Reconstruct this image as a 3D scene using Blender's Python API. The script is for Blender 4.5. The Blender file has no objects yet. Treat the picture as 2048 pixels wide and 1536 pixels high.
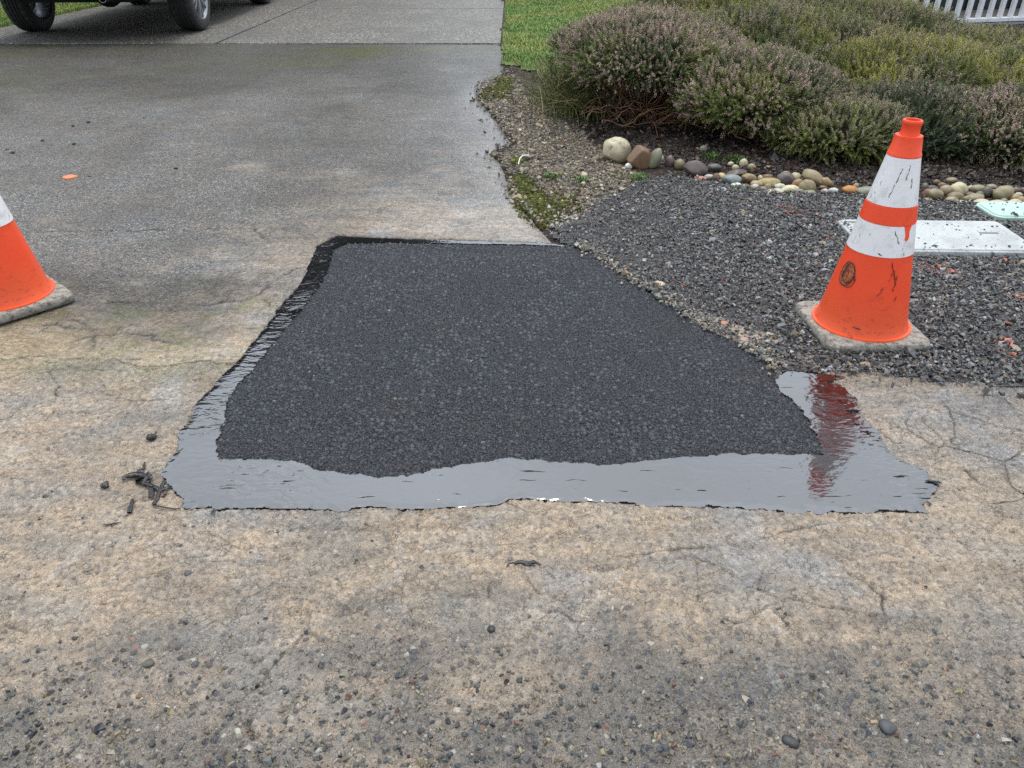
import bpy, bmesh, math, random
import numpy as np
from mathutils import Vector, Matrix

R = math.radians
S = bpy.context.scene
COL = S.collection
rng = np.random.default_rng(7)
random.seed(7)

# ------------------------------------------------------------------ camera
CAM_H = 1.27
FPX = 1538.0                      # focal length for a picture 2048 px wide
PITCH = R(31.3)
cam_d = bpy.data.cameras.new("camera")
cam = bpy.data.objects.new("camera", cam_d)
COL.objects.link(cam)
cam.location = (0, 0, CAM_H)
cam.rotation_euler = (R(90) - PITCH, 0, 0)
cam_d.sensor_width = 36.0
cam_d.lens = FPX / 2048 * 36.0
cam_d.clip_start = 0.05
cam_d.clip_end = 2000
S.camera = cam

# ------------------------------------------------------------------ sky and sun (overcast)
SUN_EL, SUN_AZ = R(76), R(12)
W = bpy.data.worlds.new("World")
S.world = W
W.use_nodes = True
wt = W.node_tree
wt.nodes.clear()
sky = wt.nodes.new("ShaderNodeTexSky")
sky.sky_type = 'NISHITA'
sky.sun_disc = False
sky.sun_elevation = SUN_EL
sky.sun_rotation = SUN_AZ
sky.air_density = 1.0
sky.dust_density = 4.0
sky.ozone_density = 1.0
hs = wt.nodes.new("ShaderNodeHueSaturation")
hs.inputs['Saturation'].default_value = 0.22
hs.inputs['Value'].default_value = 1.0
tcw = wt.nodes.new("ShaderNodeTexCoord")
cloud = wt.nodes.new("ShaderNodeTexNoise")
cloud.inputs['Scale'].default_value = 2.2
cloud.inputs['Detail'].default_value = 5
crw = wt.nodes.new("ShaderNodeMapRange")
crw.inputs['From Min'].default_value = 0.3
crw.inputs['From Max'].default_value = 0.7
crw.inputs['To Min'].default_value = 5.0
crw.inputs['To Max'].default_value = 8.0
mxw = wt.nodes.new("ShaderNodeMix")
mxw.data_type = 'RGBA'
mxw.inputs[0].default_value = 0.75
grw = wt.nodes.new("ShaderNodeMix")     # cloud grey times its brightness
grw.data_type = 'RGBA'
grw.blend_type = 'MULTIPLY'
grw.inputs[0].default_value = 1.0
grw.inputs[6].default_value = (0.885, 0.97, 1.085, 1)
bg = wt.nodes.new("ShaderNodeBackground")
bg.inputs['Strength'].default_value = 0.125
wo = wt.nodes.new("ShaderNodeOutputWorld")
wt.links.new(sky.outputs[0], hs.inputs['Color'])
wt.links.new(tcw.outputs['Generated'], cloud.inputs['Vector'])
wt.links.new(cloud.outputs['Fac'], crw.inputs['Value'])
wt.links.new(crw.outputs[0], grw.inputs[7])
wt.links.new(hs.outputs[0], mxw.inputs[6])
wt.links.new(grw.outputs[2], mxw.inputs[7])
# the cloud cover is thinner, so brighter, on the sun's side
spw = wt.nodes.new("ShaderNodeSeparateXYZ")
brw = wt.nodes.new("ShaderNodeMapRange")
brw.inputs['From Min'].default_value = -0.3
brw.inputs['From Max'].default_value = 0.8
brw.inputs['To Min'].default_value = 0.98
brw.inputs['To Max'].default_value = 1.48
thw = wt.nodes.new("ShaderNodeMix")
thw.data_type = 'RGBA'
thw.blend_type = 'MULTIPLY'
thw.inputs[0].default_value = 1.0
wt.links.new(tcw.outputs['Generated'], spw.inputs[0])
wt.links.new(spw.outputs[1], brw.inputs['Value'])
wt.links.new(mxw.outputs[2], thw.inputs[6])
wt.links.new(brw.outputs[0], thw.inputs[7])
wt.links.new(thw.outputs[2], bg.inputs['Color'])
wt.links.new(bg.outputs[0], wo.inputs['Surface'])

sun_d = bpy.data.lights.new("sun", 'SUN')
sun_d.energy = 1.1
sun_d.angle = R(18)
sun_d.color = (1.0, 0.97, 0.93)
sun = bpy.data.objects.new("sun", sun_d)
COL.objects.link(sun)
sdir = Vector((math.sin(SUN_AZ) * math.cos(SUN_EL), math.cos(SUN_AZ) * math.cos(SUN_EL), math.sin(SUN_EL)))
sun.rotation_euler = sdir.to_track_quat('Z', 'Y').to_euler()

S.view_settings.view_transform = 'Standard'
S.view_settings.look = 'None'
S.view_settings.gamma = 1.0
S.view_settings.exposure = 0.62
S.render.engine = 'CYCLES'
S.cycles.use_denoising = False
S.cycles.max_bounces = 6
S.cycles.diffuse_bounces = 3
S.cycles.glossy_bounces = 3
S.cycles.sample_clamp_indirect = 6

# ------------------------------------------------------------------ helpers
CP, SP = math.cos(PITCH), math.sin(PITCH)


def G(u, v, z=0.0):
    """point of the plane at height z seen at photo pixel (u, v)"""
    yu = -(v - 768) / FPX
    t = (CAM_H - z) / (SP - yu * CP)
    return ((u - 1024) / FPX * t, t * (CP + yu * SP))


def GP(pts, z=0.0):
    return np.array([G(u, v, z) for u, v in pts])


def tag(o, label=None, cat=None, group=None, kind=None):
    if label: o['label'] = label
    if cat: o['category'] = cat
    if group: o['group'] = group
    if kind: o['kind'] = kind
    return o


def empty(name, loc, rz=0.0):
    o = bpy.data.objects.new(name, None)
    COL.objects.link(o)
    o.location = loc
    o.rotation_euler = (0, 0, rz)
    o.empty_display_size = 0.1
    return o


def link(name, me, mat=None, parent=None):
    o = bpy.data.objects.new(name, me)
    COL.objects.link(o)
    if mat: me.materials.append(mat)
    if parent: o.parent = parent
    return o


def np_mesh(name, verts, faces, smooth=False, col=None, attrs=None):
    """verts (n,3); faces = list of (k, m) arrays of equal corner count each"""
    me = bpy.data.meshes.new(name)
    verts = np.asarray(verts, dtype=np.float32)
    if not isinstance(faces, list): faces = [faces]
    faces = [np.asarray(f, dtype=np.int32) for f in faces if len(f)]
    nl = sum(f.size for f in faces)
    npoly = sum(len(f) for f in faces)
    me.vertices.add(len(verts))
    me.vertices.foreach_set('co', verts.ravel())
    me.loops.add(nl)
    me.loops.foreach_set('vertex_index', np.concatenate([f.ravel() for f in faces]))
    me.polygons.add(npoly)
    tot = np.concatenate([np.full(len(f), f.shape[1], dtype=np.int32) for f in faces])
    start = np.concatenate([[0], np.cumsum(tot)[:-1]]).astype(np.int32)
    me.polygons.foreach_set('loop_start', start)
    me.polygons.foreach_set('loop_total', tot)
    me.polygons.foreach_set('use_smooth', np.full(npoly, smooth, dtype=bool))
    if col is not None:
        a = me.attributes.new('tint', 'FLOAT_COLOR', 'POINT')
        c = np.ones((len(verts), 4), dtype=np.float32)
        c[:, :3] = col
        a.data.foreach_set('color', c.ravel())
    for k, vv in (attrs or {}).items():
        a = me.attributes.new(k, 'FLOAT', 'POINT')
        a.data.foreach_set('value', np.asarray(vv, dtype=np.float32))
    me.update(calc_edges=True)
    me.validate()
    return me


def _hash(ix, iy, seed):
    h = (ix.astype(np.int64) * 374761393 + iy.astype(np.int64) * 668265263 + seed * 1442695041) & 0xFFFFFFFF
    h = ((h ^ (h >> 13)) * 1274126177) & 0xFFFFFFFF
    h = (h ^ (h >> 16)) & 0xFFFFFFFF
    return h / 4294967295.0


def vnoise(x, y, scale, seed=0, octaves=1):
    out = np.zeros_like(x, dtype=np.float64)
    amp, tot = 1.0, 0.0
    for o in range(octaves):
        X, Y = x * scale, y * scale
        ix, iy = np.floor(X), np.floor(Y)
        fx, fy = X - ix, Y - iy
        fx, fy = fx * fx * (3 - 2 * fx), fy * fy * (3 - 2 * fy)
        s = seed + o * 17
        a, b = _hash(ix, iy, s), _hash(ix + 1, iy, s)
        c, d = _hash(ix, iy + 1, s), _hash(ix + 1, iy + 1, s)
        out += amp * ((a * (1 - fx) + b * fx) * (1 - fy) + (c * (1 - fx) + d * fx) * fy)
        tot += amp
        amp *= 0.5
        scale *= 2.03
    return out / tot


def sstep(a, b, x):
    t = np.clip((x - a) / (b - a), 0, 1)
    return t * t * (3 - 2 * t)


def pip(x, y, poly):
    inside = np.zeros(x.shape, dtype=bool)
    n = len(poly)
    for i in range(n):
        x1, y1 = poly[i]
        x2, y2 = poly[(i + 1) % n]
        if y1 == y2: continue
        c = ((y1 > y) != (y2 > y)) & (x < (x2 - x1) * (y - y1) / (y2 - y1) + x1)
        inside ^= c
    return inside


def pdist(x, y, poly, closed=True):
    d = np.full(x.shape, 1e9)
    n = len(poly)
    for i in range(n if closed else n - 1):
        x1, y1 = poly[i]
        x2, y2 = poly[(i + 1) % n]
        dx, dy = x2 - x1, y2 - y1
        L = dx * dx + dy * dy + 1e-12
        t = np.clip(((x - x1) * dx + (y - y1) * dy) / L, 0, 1)
        d = np.minimum(d, (x - x1 - t * dx) ** 2 + (y - y1 - t * dy) ** 2)
    return np.sqrt(d)


def axis(*segs):
    """grid lines from (start, stop, step) segments"""
    out = []
    for a, b, s in segs:
        n = max(1, int(round((b - a) / s)))
        out.append(np.linspace(a, b, n + 1)[:-1])
    out.append(np.array([segs[-1][1]]))
    return np.concatenate(out)


def grid(xs, ys, keep=None):
    """vertices X, Y and quads of the cells whose centre satisfies keep(x, y)"""
    X, Y = np.meshgrid(xs, ys)
    nx, ny = len(xs), len(ys)
    i = np.arange(nx * ny).reshape(ny, nx)
    q = np.stack([i[:-1, :-1], i[:-1, 1:], i[1:, 1:], i[1:, :-1]], -1).reshape(-1, 4)
    if keep is not None:
        cx = ((xs[:-1] + xs[1:]) / 2)[None, :].repeat(ny - 1, 0).ravel()
        cy = ((ys[:-1] + ys[1:]) / 2)[:, None].repeat(nx - 1, 1).ravel()
        q = q[keep(cx, cy)]
    used = np.unique(q)
    remap = np.full(nx * ny, -1, dtype=np.int64)
    remap[used] = np.arange(len(used))
    return X.ravel()[used], Y.ravel()[used], remap[q]


def border_skirt(q, n):
    """quads dropping from the open border of a quad grid; new vertices are copies of the border's, appended after n"""
    e = np.concatenate([q[:, [0, 1]], q[:, [1, 2]], q[:, [2, 3]], q[:, [3, 0]]])
    key = np.sort(e, 1)
    k = key[:, 0] * (n + 1) + key[:, 1]
    _, idx, cnt = np.unique(k, return_index=True, return_counts=True)
    b = e[idx[cnt == 1]]
    vb = np.unique(b)
    m = np.full(n, -1, dtype=np.int64)
    m[vb] = n + np.arange(len(vb))
    return vb, np.stack([b[:, 1], b[:, 0], m[b[:, 0]], m[b[:, 1]]], -1)


# ------------------------------------------------------------------ node helpers
class NT:
    def __init__(s, name):
        s.m = bpy.data.materials.new(name)
        s.m.use_nodes = True
        s.t = s.m.node_tree
        s.t.nodes.clear()
        s.out = s.t.nodes.new('ShaderNodeOutputMaterial')
        s.b = s.t.nodes.new('ShaderNodeBsdfPrincipled')
        s.t.links.new(s.b.outputs[0], s.out.inputs['Surface'])

    def set(s, sock, v):
        if v is None: return
        if isinstance(v, bpy.types.NodeSocket):
            s.t.links.new(v, sock)
        elif isinstance(v, (tuple, list)) and sock.type == 'RGBA' and len(v) == 3:
            sock.default_value = (*v, 1)
        else:
            sock.default_value = v

    def n(s, typ, ins=None, **props):
        nd = s.t.nodes.new('ShaderNode' + typ)
        for k, v in props.items(): setattr(nd, k, v)
        for k, v in (ins or {}).items(): s.set(nd.inputs[k], v)
        return nd

    def coord(s, which='Object'):
        return s.n('TexCoord').outputs[which]

    def noise(s, vec, scale, detail=3, rough=.5, out='Fac', dist=0.0):
        return s.n('TexNoise', {'Vector': vec, 'Scale': scale, 'Detail': detail, 'Roughness': rough, 'Distortion': dist}).outputs[out]

    def vor(s, vec, scale, feature='F1', rnd=1.0):
        nd = s.n('TexVoronoi', {'Vector': vec, 'Scale': scale, 'Randomness': rnd}, feature=feature)
        return nd.outputs['Distance'], nd.outputs.get('Color') if feature != 'DISTANCE_TO_EDGE' else None

    def math(s, op, a, b=None, c=None, clamp=False):
        nd = s.n('Math', operation=op, use_clamp=clamp)
        s.set(nd.inputs[0], a)
        if b is not None: s.set(nd.inputs[1], b)
        if c is not None: s.set(nd.inputs[2], c)
        return nd.outputs[0]

    def mr(s, v, a, b, c=0.0, d=1.0, smooth=True):
        nd = s.n('MapRange', interpolation_type='SMOOTHSTEP' if smooth else 'LINEAR')
        for i, x in enumerate((v, a, b, c, d)): s.set(nd.inputs[i], x)
        return nd.outputs[0]

    def mix(s, f, a, b, mode='MIX'):
        nd = s.n('Mix', data_type='RGBA', blend_type=mode)
        s.set(nd.inputs[0], f); s.set(nd.inputs[6], a); s.set(nd.inputs[7], b)
        return nd.outputs[2]

    def ramp(s, f, stops, interp='LINEAR'):
        nd = s.n('ValToRGB')
        cr = nd.color_ramp
        cr.interpolation = interp
        while len(cr.elements) < len(stops): cr.elements.new(0.5)
        for e, (p, c) in zip(cr.elements, stops):
            e.position = p
            e.color = (*c, 1) if len(c) == 3 else c
        s.set(nd.inputs[0], f)
        return nd.outputs[0]

    def attr(s, name, out='Fac'):
        return s.n('Attribute', attribute_name=name).outputs[out]

    def sep(s, c):
        nd = s.n('SeparateColor')
        s.set(nd.inputs[0], c)
        return nd.outputs

    def bump(s, h, strength=.5, dist=.01, normal=None):
        nd = s.n('Bump', {'Strength': strength, 'Distance': dist, 'Height': h})
        if normal is not None: s.set(nd.inputs['Normal'], normal)
        return nd.outputs[0]

    def scale(s, vec, xyz, rot=(0, 0, 0)):
        return s.n('Mapping', {'Vector': vec, 'Scale': xyz, 'Rotation': rot}).outputs[0]

    def warp(s, vec, scale, amt):
        c = s.n('TexNoise', {'Vector': vec, 'Scale': scale, 'Detail': 2}).outputs['Color']
        sub = s.n('VectorMath', {0: c, 1: (.5, .5, .5)}, operation='SUBTRACT').outputs[0]
        sc = s.n('VectorMath', {0: sub, 'Scale': amt}, operation='SCALE').outputs[0]
        return s.n('VectorMath', {0: vec, 1: sc}, operation='ADD').outputs[0]

    def fin(s, **kw):
        names = dict(color='Base Color', rough='Roughness', metal='Metallic', normal='Normal', spec='Specular IOR Level',
                     ior='IOR', coat='Coat Weight', coat_rough='Coat Roughness', sheen='Sheen Weight', alpha='Alpha',
                     trans='Transmission Weight')
        for k, v in kw.items(): s.set(s.b.inputs[names[k]], v)
        return s.m


def plain(name, color, rough=.5, metal=0.0, mottle=.15, scale=20, bump=0.0, spec=.5, coat=0.0):
    n = NT(name)
    co = n.coord()
    f = n.noise(co, scale, 4, .6)
    lo = tuple(c * (1 - mottle) for c in color)
    hi = tuple(min(1, c * (1 + mottle)) for c in color)
    n.fin(color=n.ramp(f, [(.3, lo), (.7, hi)]), rough=rough, metal=metal, spec=spec, coat=coat)
    if bump: n.fin(normal=n.bump(n.noise(co, scale * 6, 4, .6), .6, bump))
    return n.m


# ------------------------------------------------------------------ ground materials
def asphalt_mat(name, displace):
    """weathered asphalt: stones in binder under a film of washed-out mud.
    point attributes: mud (film level), bare (how far the stones stand out), moss, crack, wet"""
    n = NT(name)
    co = n.coord()
    wc = n.warp(co, 40, .006)
    mud, bare, moss, crack, wet, grey, dark = (n.attr(k) for k in ('mud', 'bare', 'moss', 'crack', 'wet', 'grey', 'dark'))
    d1, c1 = n.vor(wc, 62)
    r1 = n.sep(c1)
    d2, c2 = n.vor(n.warp(co, 90, .004), 150)
    r2 = n.sep(c2)
    d3, c3 = n.vor(co, 330)
    r3 = n.sep(c3)
    dome1 = n.math('SUBTRACT', 1.0, n.math('POWER', n.math('DIVIDE', d1, n.mr(r1[1], 0, 1, .3, .55, False)), 2.2), clamp=True)
    big = n.math('MULTIPLY', dome1, n.mr(r1[0], .30, .85, 0.0, 1.0))
    dome2 = n.math('SUBTRACT', 1.0, n.math('POWER', n.math('DIVIDE', d2, n.mr(r2[1], 0, 1, .3, .6, False)), 2.0), clamp=True)
    mid = n.math('MULTIPLY', dome2, n.mr(r2[0], .2, 1, .1, .62, False))
    fine = n.math('MULTIPLY', n.math('SUBTRACT', .8, d3, clamp=True), .28)
    stones = n.math('MAXIMUM', n.math('MAXIMUM', big, mid), fine)
    isbig = n.math('GREATER_THAN', big, n.math('MAXIMUM', mid, .02))
    # stone colours
    pal = [(0, (.045, .050, .058)), (.14, (.10, .11, .125)), (.30, (.17, .178, .178)), (.46, (.26, .235, .19)),
           (.62, (.21, .215, .185)), (.74, (.34, .295, .215)), (.85, (.42, .37, .30)), (.93, (.60, .57, .50)), (.985, (.34, .15, .09))]
    cbig = n.ramp(r1[2], pal, 'CONSTANT')
    cmid = n.ramp(r2[2], pal, 'CONSTANT')
    cfin = n.ramp(r3[2], [(0, (.05, .052, .055)), (.5, (.12, .115, .105)), (.85, (.23, .215, .19)), (.95, (.46, .43, .37))])
    sc = n.mix(isbig, n.mix(n.mr(mid, .16, .26), cfin, cmid), cbig)
    sc = n.mix(.22, sc, n.mix(n.noise(co, 260, 3), (.04, .045, .05), (.26, .24, .21)))
    # binder between stones
    binder = n.mix(n.noise(co, 14, 4), (.12, .112, .10), (.22, .195, .165))
    sc = n.mix(n.mr(stones, .05, .2), binder, sc)
    # worn, polished asphalt: small pale chips in grey binder
    d4, c4 = n.vor(n.warp(co, 60, .004), 30)
    r4 = n.sep(c4)
    d5, c5 = n.vor(co, 190)
    r5 = n.sep(c5)
    gsc = n.ramp(r5[0], [(0, (.026, .028, .03)), (.42, (.065, .068, .071)), (.72, (.13, .133, .132)), (.89, (.27, .265, .25)), (1, (.52, .50, .46))])
    chip = n.math('MULTIPLY', n.mr(d4, n.mr(r4[1], 0, 1, .12, .38, False), .08), n.math('GREATER_THAN', r4[0], .34))
    gsc = n.mix(n.math('MULTIPLY', chip, .85), gsc, n.mix(r4[2], (.13, .135, .135), (.42, .40, .36)))
    gsc = n.mix(n.mr(n.noise(co, 2.2, 5, .6), .35, .7, 0, .55), gsc, (.06, .06, .062))
    sc = n.mix(grey, sc, gsc)
    # mud film
    lvl_noise = n.noise(n.warp(co, 5, .15), 7, 6, .62)
    fine_n = n.noise(co, 75, 4, .6)
    lvl = n.math('ADD', n.math('MULTIPLY', mud, 1.0), n.math('MULTIPLY', n.math('SUBTRACT', lvl_noise, .5), .75))
    lvl = n.math('ADD', lvl, n.math('MULTIPLY', n.math('SUBTRACT', fine_n, .5), .30))
    lvl = n.math('MULTIPLY', lvl, n.mr(mud, 0, .10))
    sh = n.math('MULTIPLY', stones, bare)
    depth = n.math('SUBTRACT', lvl, sh)
    film = n.math('MAXIMUM', n.mr(depth, -.22, .22), n.mr(mud, .03, .24, 0, .50))
    tan = n.ramp(n.noise(n.scale(co, (1, 1.6, 1)), 3.1, 6, .62),
                 [(.28, (.33, .31, .285)), (.42, (.46, .385, .295)), (.56, (.56, .415, .27)), (.72, (.56, .475, .375))])
    tan = n.mix(n.math('MULTIPLY', grey, .6), tan, (.33, .30, .265))
    bl = n.mr(n.noise(n.warp(co, 3, .2), 2.4, 5, .65), .52, .66, 0, .65)
    tan = n.mix(bl, tan, (.36, .365, .37))
    wm = n.mr(n.noise(n.warp(co, 4, .2), 1.25, 5, .66), .54, .66, 0, .62)
    tan = n.mix(wm, tan, (.56, .54, .515))
    tan = n.mix(n.math('MULTIPLY', n.mr(mud, .35, .7), .6), tan, (.42, .38, .33))
    mottle = n.noise(n.warp(co, 30, .012), 62, 5, .72)
    flow = n.noise(n.scale(n.warp(co, 2, .12), (3.2, 12, 1), (0, 0, -.38)), 1.0, 5, .6)
    tan = n.mix(1.0, tan, n.ramp(flow, [(.28, (.66, .65, .64)), (.50, (1, 1, 1)), (.70, (1.22, 1.2, 1.17))]), 'MULTIPLY')
    tx = n.math('MULTIPLY', n.mr(mottle, .30, .68, .48, 1.28), n.mr(n.noise(co, 330, 2, .7), .3, .7, .76, 1.18))
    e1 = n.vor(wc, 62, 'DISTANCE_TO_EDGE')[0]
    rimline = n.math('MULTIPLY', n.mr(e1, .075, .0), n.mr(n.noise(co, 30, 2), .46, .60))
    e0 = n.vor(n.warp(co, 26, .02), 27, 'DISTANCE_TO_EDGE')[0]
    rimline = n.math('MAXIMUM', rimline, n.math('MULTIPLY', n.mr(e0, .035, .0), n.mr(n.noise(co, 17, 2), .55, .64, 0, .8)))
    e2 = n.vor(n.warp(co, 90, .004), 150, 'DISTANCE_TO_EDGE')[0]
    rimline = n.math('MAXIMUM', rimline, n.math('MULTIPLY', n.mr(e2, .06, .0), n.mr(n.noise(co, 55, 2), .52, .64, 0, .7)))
    tx = n.math('MULTIPLY', tx, n.math('SUBTRACT', 1.0, n.math('MULTIPLY', rimline, .40)))  # crevice shade round the stones painted into the film colour
    tvec = n.n('CombineColor', {0: tx, 1: tx, 2: tx}).outputs[0]
    fcol = n.mix(1.0, tan, tvec, 'MULTIPLY')
    col = n.mix(n.math('MULTIPLY', film, n.mr(depth, .05, .5, .60, .92)), sc, fcol)
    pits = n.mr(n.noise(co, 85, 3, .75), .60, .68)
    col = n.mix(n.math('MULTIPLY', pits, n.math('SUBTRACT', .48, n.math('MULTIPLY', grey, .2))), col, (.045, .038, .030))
    # web of hairline cracks, some filled with pale silt
    wn = n.warp(n.warp(co, 3, .16), 22, .03)
    web = n.vor(wn, 4.6, 'DISTANCE_TO_EDGE')[0]
    wmask = n.math('MULTIPLY', n.mr(n.noise(co, 2.6, 3), .47, .60), n.math('MAXIMUM', n.mr(mud, .06, .18), n.mr(moss, .02, .2)))
    wline = n.math('MULTIPLY', n.mr(web, .020, .004), wmask)
    silt = n.mr(n.noise(co, 1.7, 2), .45, .55)
    col = n.mix(n.math('MULTIPLY', wline, n.mr(n.noise(co, 16, 3), .4, .6, .25, .8)), col, n.mix(silt, (.04, .033, .027), (.44, .40, .35)))
    # far speckle of small pale chips in worn asphalt
    # moss and cracks
    mossm = n.math('MULTIPLY', moss, n.mr(n.noise(co, 60, 5, .7), .35, .62))
    col = n.mix(mossm, col, n.mix(n.noise(co, 200, 2), (.075, .09, .016), (.20, .225, .03)))
    col = n.mix(n.math('MULTIPLY', crack, .85), col, (.022, .018, .014))
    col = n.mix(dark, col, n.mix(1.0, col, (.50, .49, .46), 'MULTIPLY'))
    rough = n.mix(film, n.mr(r2[1], 0, 1, .28, .5, False), n.mr(lvl_noise, .35, .65, .48, .24, False))
    rough = n.math('SUBTRACT', n.math('ADD', rough, n.math('MULTIPLY', crack, .3)), n.math('MULTIPLY', wet, .16))
    height = n.math('ADD', n.math('MULTIPLY', n.math('MAXIMUM', sh, n.math('MULTIPLY', lvl, .85)), .62), n.math('MULTIPLY', sh, .38))
    height = n.math('SUBTRACT', n.math('ADD', height, n.math('MULTIPLY', tx, .34)), n.math('MULTIPLY', wline, .5))
    height = n.math('SUBTRACT', height, n.math('MULTIPLY', rimline, .14))
    n.fin(color=col, rough=rough, spec=n.math('ADD', n.math('SUBTRACT', .42, n.math('MULTIPLY', grey, .20)), n.math('MULTIPLY', wet, .75)))
    if displace:
        dn = n.n('Displacement', {'Height': height, 'Midlevel': 0.35, 'Scale': .0105})
        n.t.links.new(dn.outputs[0], n.out.inputs['Displacement'])
        n.m.displacement_method = 'BOTH'
    else:
        n.fin(normal=n.bump(height, n.mr(wet, .45, 1, .85, .4), .005))
    return n.m


def patch_mat():
    n = NT('fresh_asphalt')
    co = n.coord()
    wc = n.warp(co, 70, .004)
    da, ca = n.vor(wc, 62)
    db, cb = n.vor(wc, 125)
    dc, cc = n.vor(co, 260)
    ra, rb, rc = n.sep(ca), n.sep(cb), n.sep(cc)
    dome = lambda d, r, lo, hi: n.math('SUBTRACT', 1.0, n.math('POWER', n.math('DIVIDE', d, n.mr(r, 0, 1, lo, hi, False)), 2.4), clamp=True)
    dens = n.noise(co, 3.0, 3)                                   # coarser and finer areas of the mat
    A = n.math('MULTIPLY', dome(da, ra[1], .38, .62), n.mr(n.math('ADD', ra[0], n.math('MULTIPLY', n.math('SUBTRACT', dens, .5), 1.8)), .55, .85))
    B = n.math('MULTIPLY', dome(db, rb[1], .4, .66), n.mr(rb[0], 0, 1, .35, .9, False))
    Cc = n.math('MULTIPLY', dome(dc, rc[1], .4, .7), .5)
    h = n.math('MAXIMUM', n.math('MAXIMUM', A, B), Cc)
    isA = n.math('GREATER_THAN', A, n.math('MAXIMUM', B, Cc))
    rnd = n.mix(isA, rb[2], ra[2])
    col = n.ramp(rnd, [(0, (.034, .037, .044)), (.5, (.054, .059, .070)), (.86, (.076, .083, .096)), (.993, (.085, .086, .09)), (.998, (.34, .29, .2))])
    warm = n.noise(co, 5, 4)
    col = n.mix(n.mr(warm, .5, .75, 0, .45), col, (.075, .066, .055))
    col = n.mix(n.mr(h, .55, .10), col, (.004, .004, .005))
    col = n.mix(n.math('MULTIPLY', n.noise(co, 500, 2), .25), col, (.09, .095, .11))
    hh = n.math('ADD', h, n.math('MULTIPLY', n.noise(co, 700, 3), .14))
    n.fin(color=col, rough=n.mr(rnd, 0, 1, .42, .62, False), spec=.42)
    dn = n.n('Displacement', {'Height': hh, 'Midlevel': .5, 'Scale': .0085})
    n.t.links.new(dn.outputs[0], n.out.inputs['Displacement'])
    n.m.displacement_method = 'BOTH'
    return n.m


def tar_mat():
    n = NT('wet_bitumen')
    co = n.coord()
    wc = n.warp(co, 9, .05)
    rip = n.attr('ripple')
    s1 = n.noise(n.scale(n.warp(co, 6, .12), (24, 44, 1), (0, 0, .35)), 1.0, 2, .5)
    s2 = n.noise(n.scale(wc, (40, 90, 1), (0, 0, .25)), 1.0, 3, .55)
    h = n.math('ADD', n.math('MULTIPLY', s1, n.mr(rip, 0, 1, .05, .75, False)), n.math('MULTIPLY', s2, n.mr(rip, 0, 1, .02, .20, False)))
    gouge = n.noise(n.scale(n.warp(co, 14, .02), (9, 75, 1)), 1.0, 2, .5)
    h = n.math('SUBTRACT', h, n.math('MULTIPLY', n.mr(gouge, .69, .73), .07))
    dots, _ = n.vor(co, 60)
    dd = n.math('MULTIPLY', n.mr(dots, .10, .05), n.mr(n.noise(co, 30, 2), .58, .66))
    h = n.math('ADD', h, n.math('MULTIPLY', dd, .18))
    nor = n.bump(h, 1.0, .0058)
    skin = n.math('MULTIPLY', n.mr(gouge, n.mr(rip, .1, .9, .70, .625, False), n.mr(rip, .1, .9, .715, .645, False)), n.mr(n.noise(co, 11, 2), .36, .48))
    n.fin(spec=n.math('SUBTRACT', .5, n.math('MULTIPLY', skin, .47)), color=(.006, .006, .007), rough=n.math('ADD', n.mr(n.noise(co, 7, 4), .3, .75, .02, .09), n.math('MULTIPLY', skin, .4)), ior=2.5, normal=nor, coat=.0)
    return n.m


def soil_mat():
    n = NT('dark_soil')
    co = n.coord()
    d, c = n.vor(n.warp(co, 40, .01), 70)
    r = n.sep(c)
    col = n.ramp(r[0], [(0, (.012, .008, .006)), (.6, (.030, .019, .014)), (.9, (.055, .036, .026)), (.97, (.17, .12, .08))])
    col = n.mix(n.mr(n.noise(co, 6, 4), .45, .75, 0, .5), col, (.05, .028, .017))
    h = n.math('ADD', n.math('MULTIPLY', n.math('SUBTRACT', 1.0, d), .6), n.noise(co, 160, 4, .7))
    n.fin(color=col, rough=.8, normal=n.bump(h, 1.0, .012), spec=.3)
    return n.m


def tint_mat(name, rough=.5, bump=0.0, spec=.5, var=.25, trans=False):
    n = NT(name)
    co = n.coord()
    c = n.attr('tint', 'Color')
    c = n.mix(var, c, n.mix(n.noise(co, 140, 4), (.25, .25, .25), (1.5, 1.5, 1.5)), 'MULTIPLY')
    n.fin(color=c, rough=rough, spec=spec)
    if bump: n.fin(normal=n.bump(n.noise(co, 260, 4, .65), .7, bump))
    return n.m


def concrete_mat():
    n = NT('exposed_aggregate_concrete')
    co = n.coord()
    d, c = n.vor(co, 58)
    r = n.sep(c)
    col = n.ramp(r[0], [(0, (.06, .06, .058)), (.35, (.15, .145, .13)), (.65, (.25, .23, .195)), (.86, (.38, .34, .28)), (1, (.58, .53, .45))])
    col = n.mix(n.mr(d, .38, .6), col, (.075, .07, .063))
    st = n.noise(n.scale(co, (.8, .5, 1)), 1.6, 5, .6)
    col = n.mix(n.mr(st, .4, .68, 0, .6), col, (.085, .082, .078))
    gm = n.math('MULTIPLY', n.mr(n.noise(co, 2.5, 5, .65), .58, .75), .5)
    col = n.mix(gm, col, (.11, .13, .045))
    n.fin(color=col, rough=.6, normal=n.bump(n.math('SUBTRACT', 1.0, d), .7, .004))
    return n.m


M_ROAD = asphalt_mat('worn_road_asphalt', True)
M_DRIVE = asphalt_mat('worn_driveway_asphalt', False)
M_PATCH = patch_mat()
M_TAR = tar_mat()
M_SOIL = soil_mat()
M_CONC = concrete_mat()
M_CHIP = tint_mat('crushed_stone', .42, .002)
M_LEAF = tint_mat('heather_leaf', .55, 0, .35, .2)
M_BLADE = tint_mat('grass_blade', .5, 0, .4, .1)
M_MOSS = tint_mat('moss_tuft', .8, 0, .2, .3)
M_TWIG = tint_mat('dry_twig', .75, .001, .3, .4)

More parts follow.
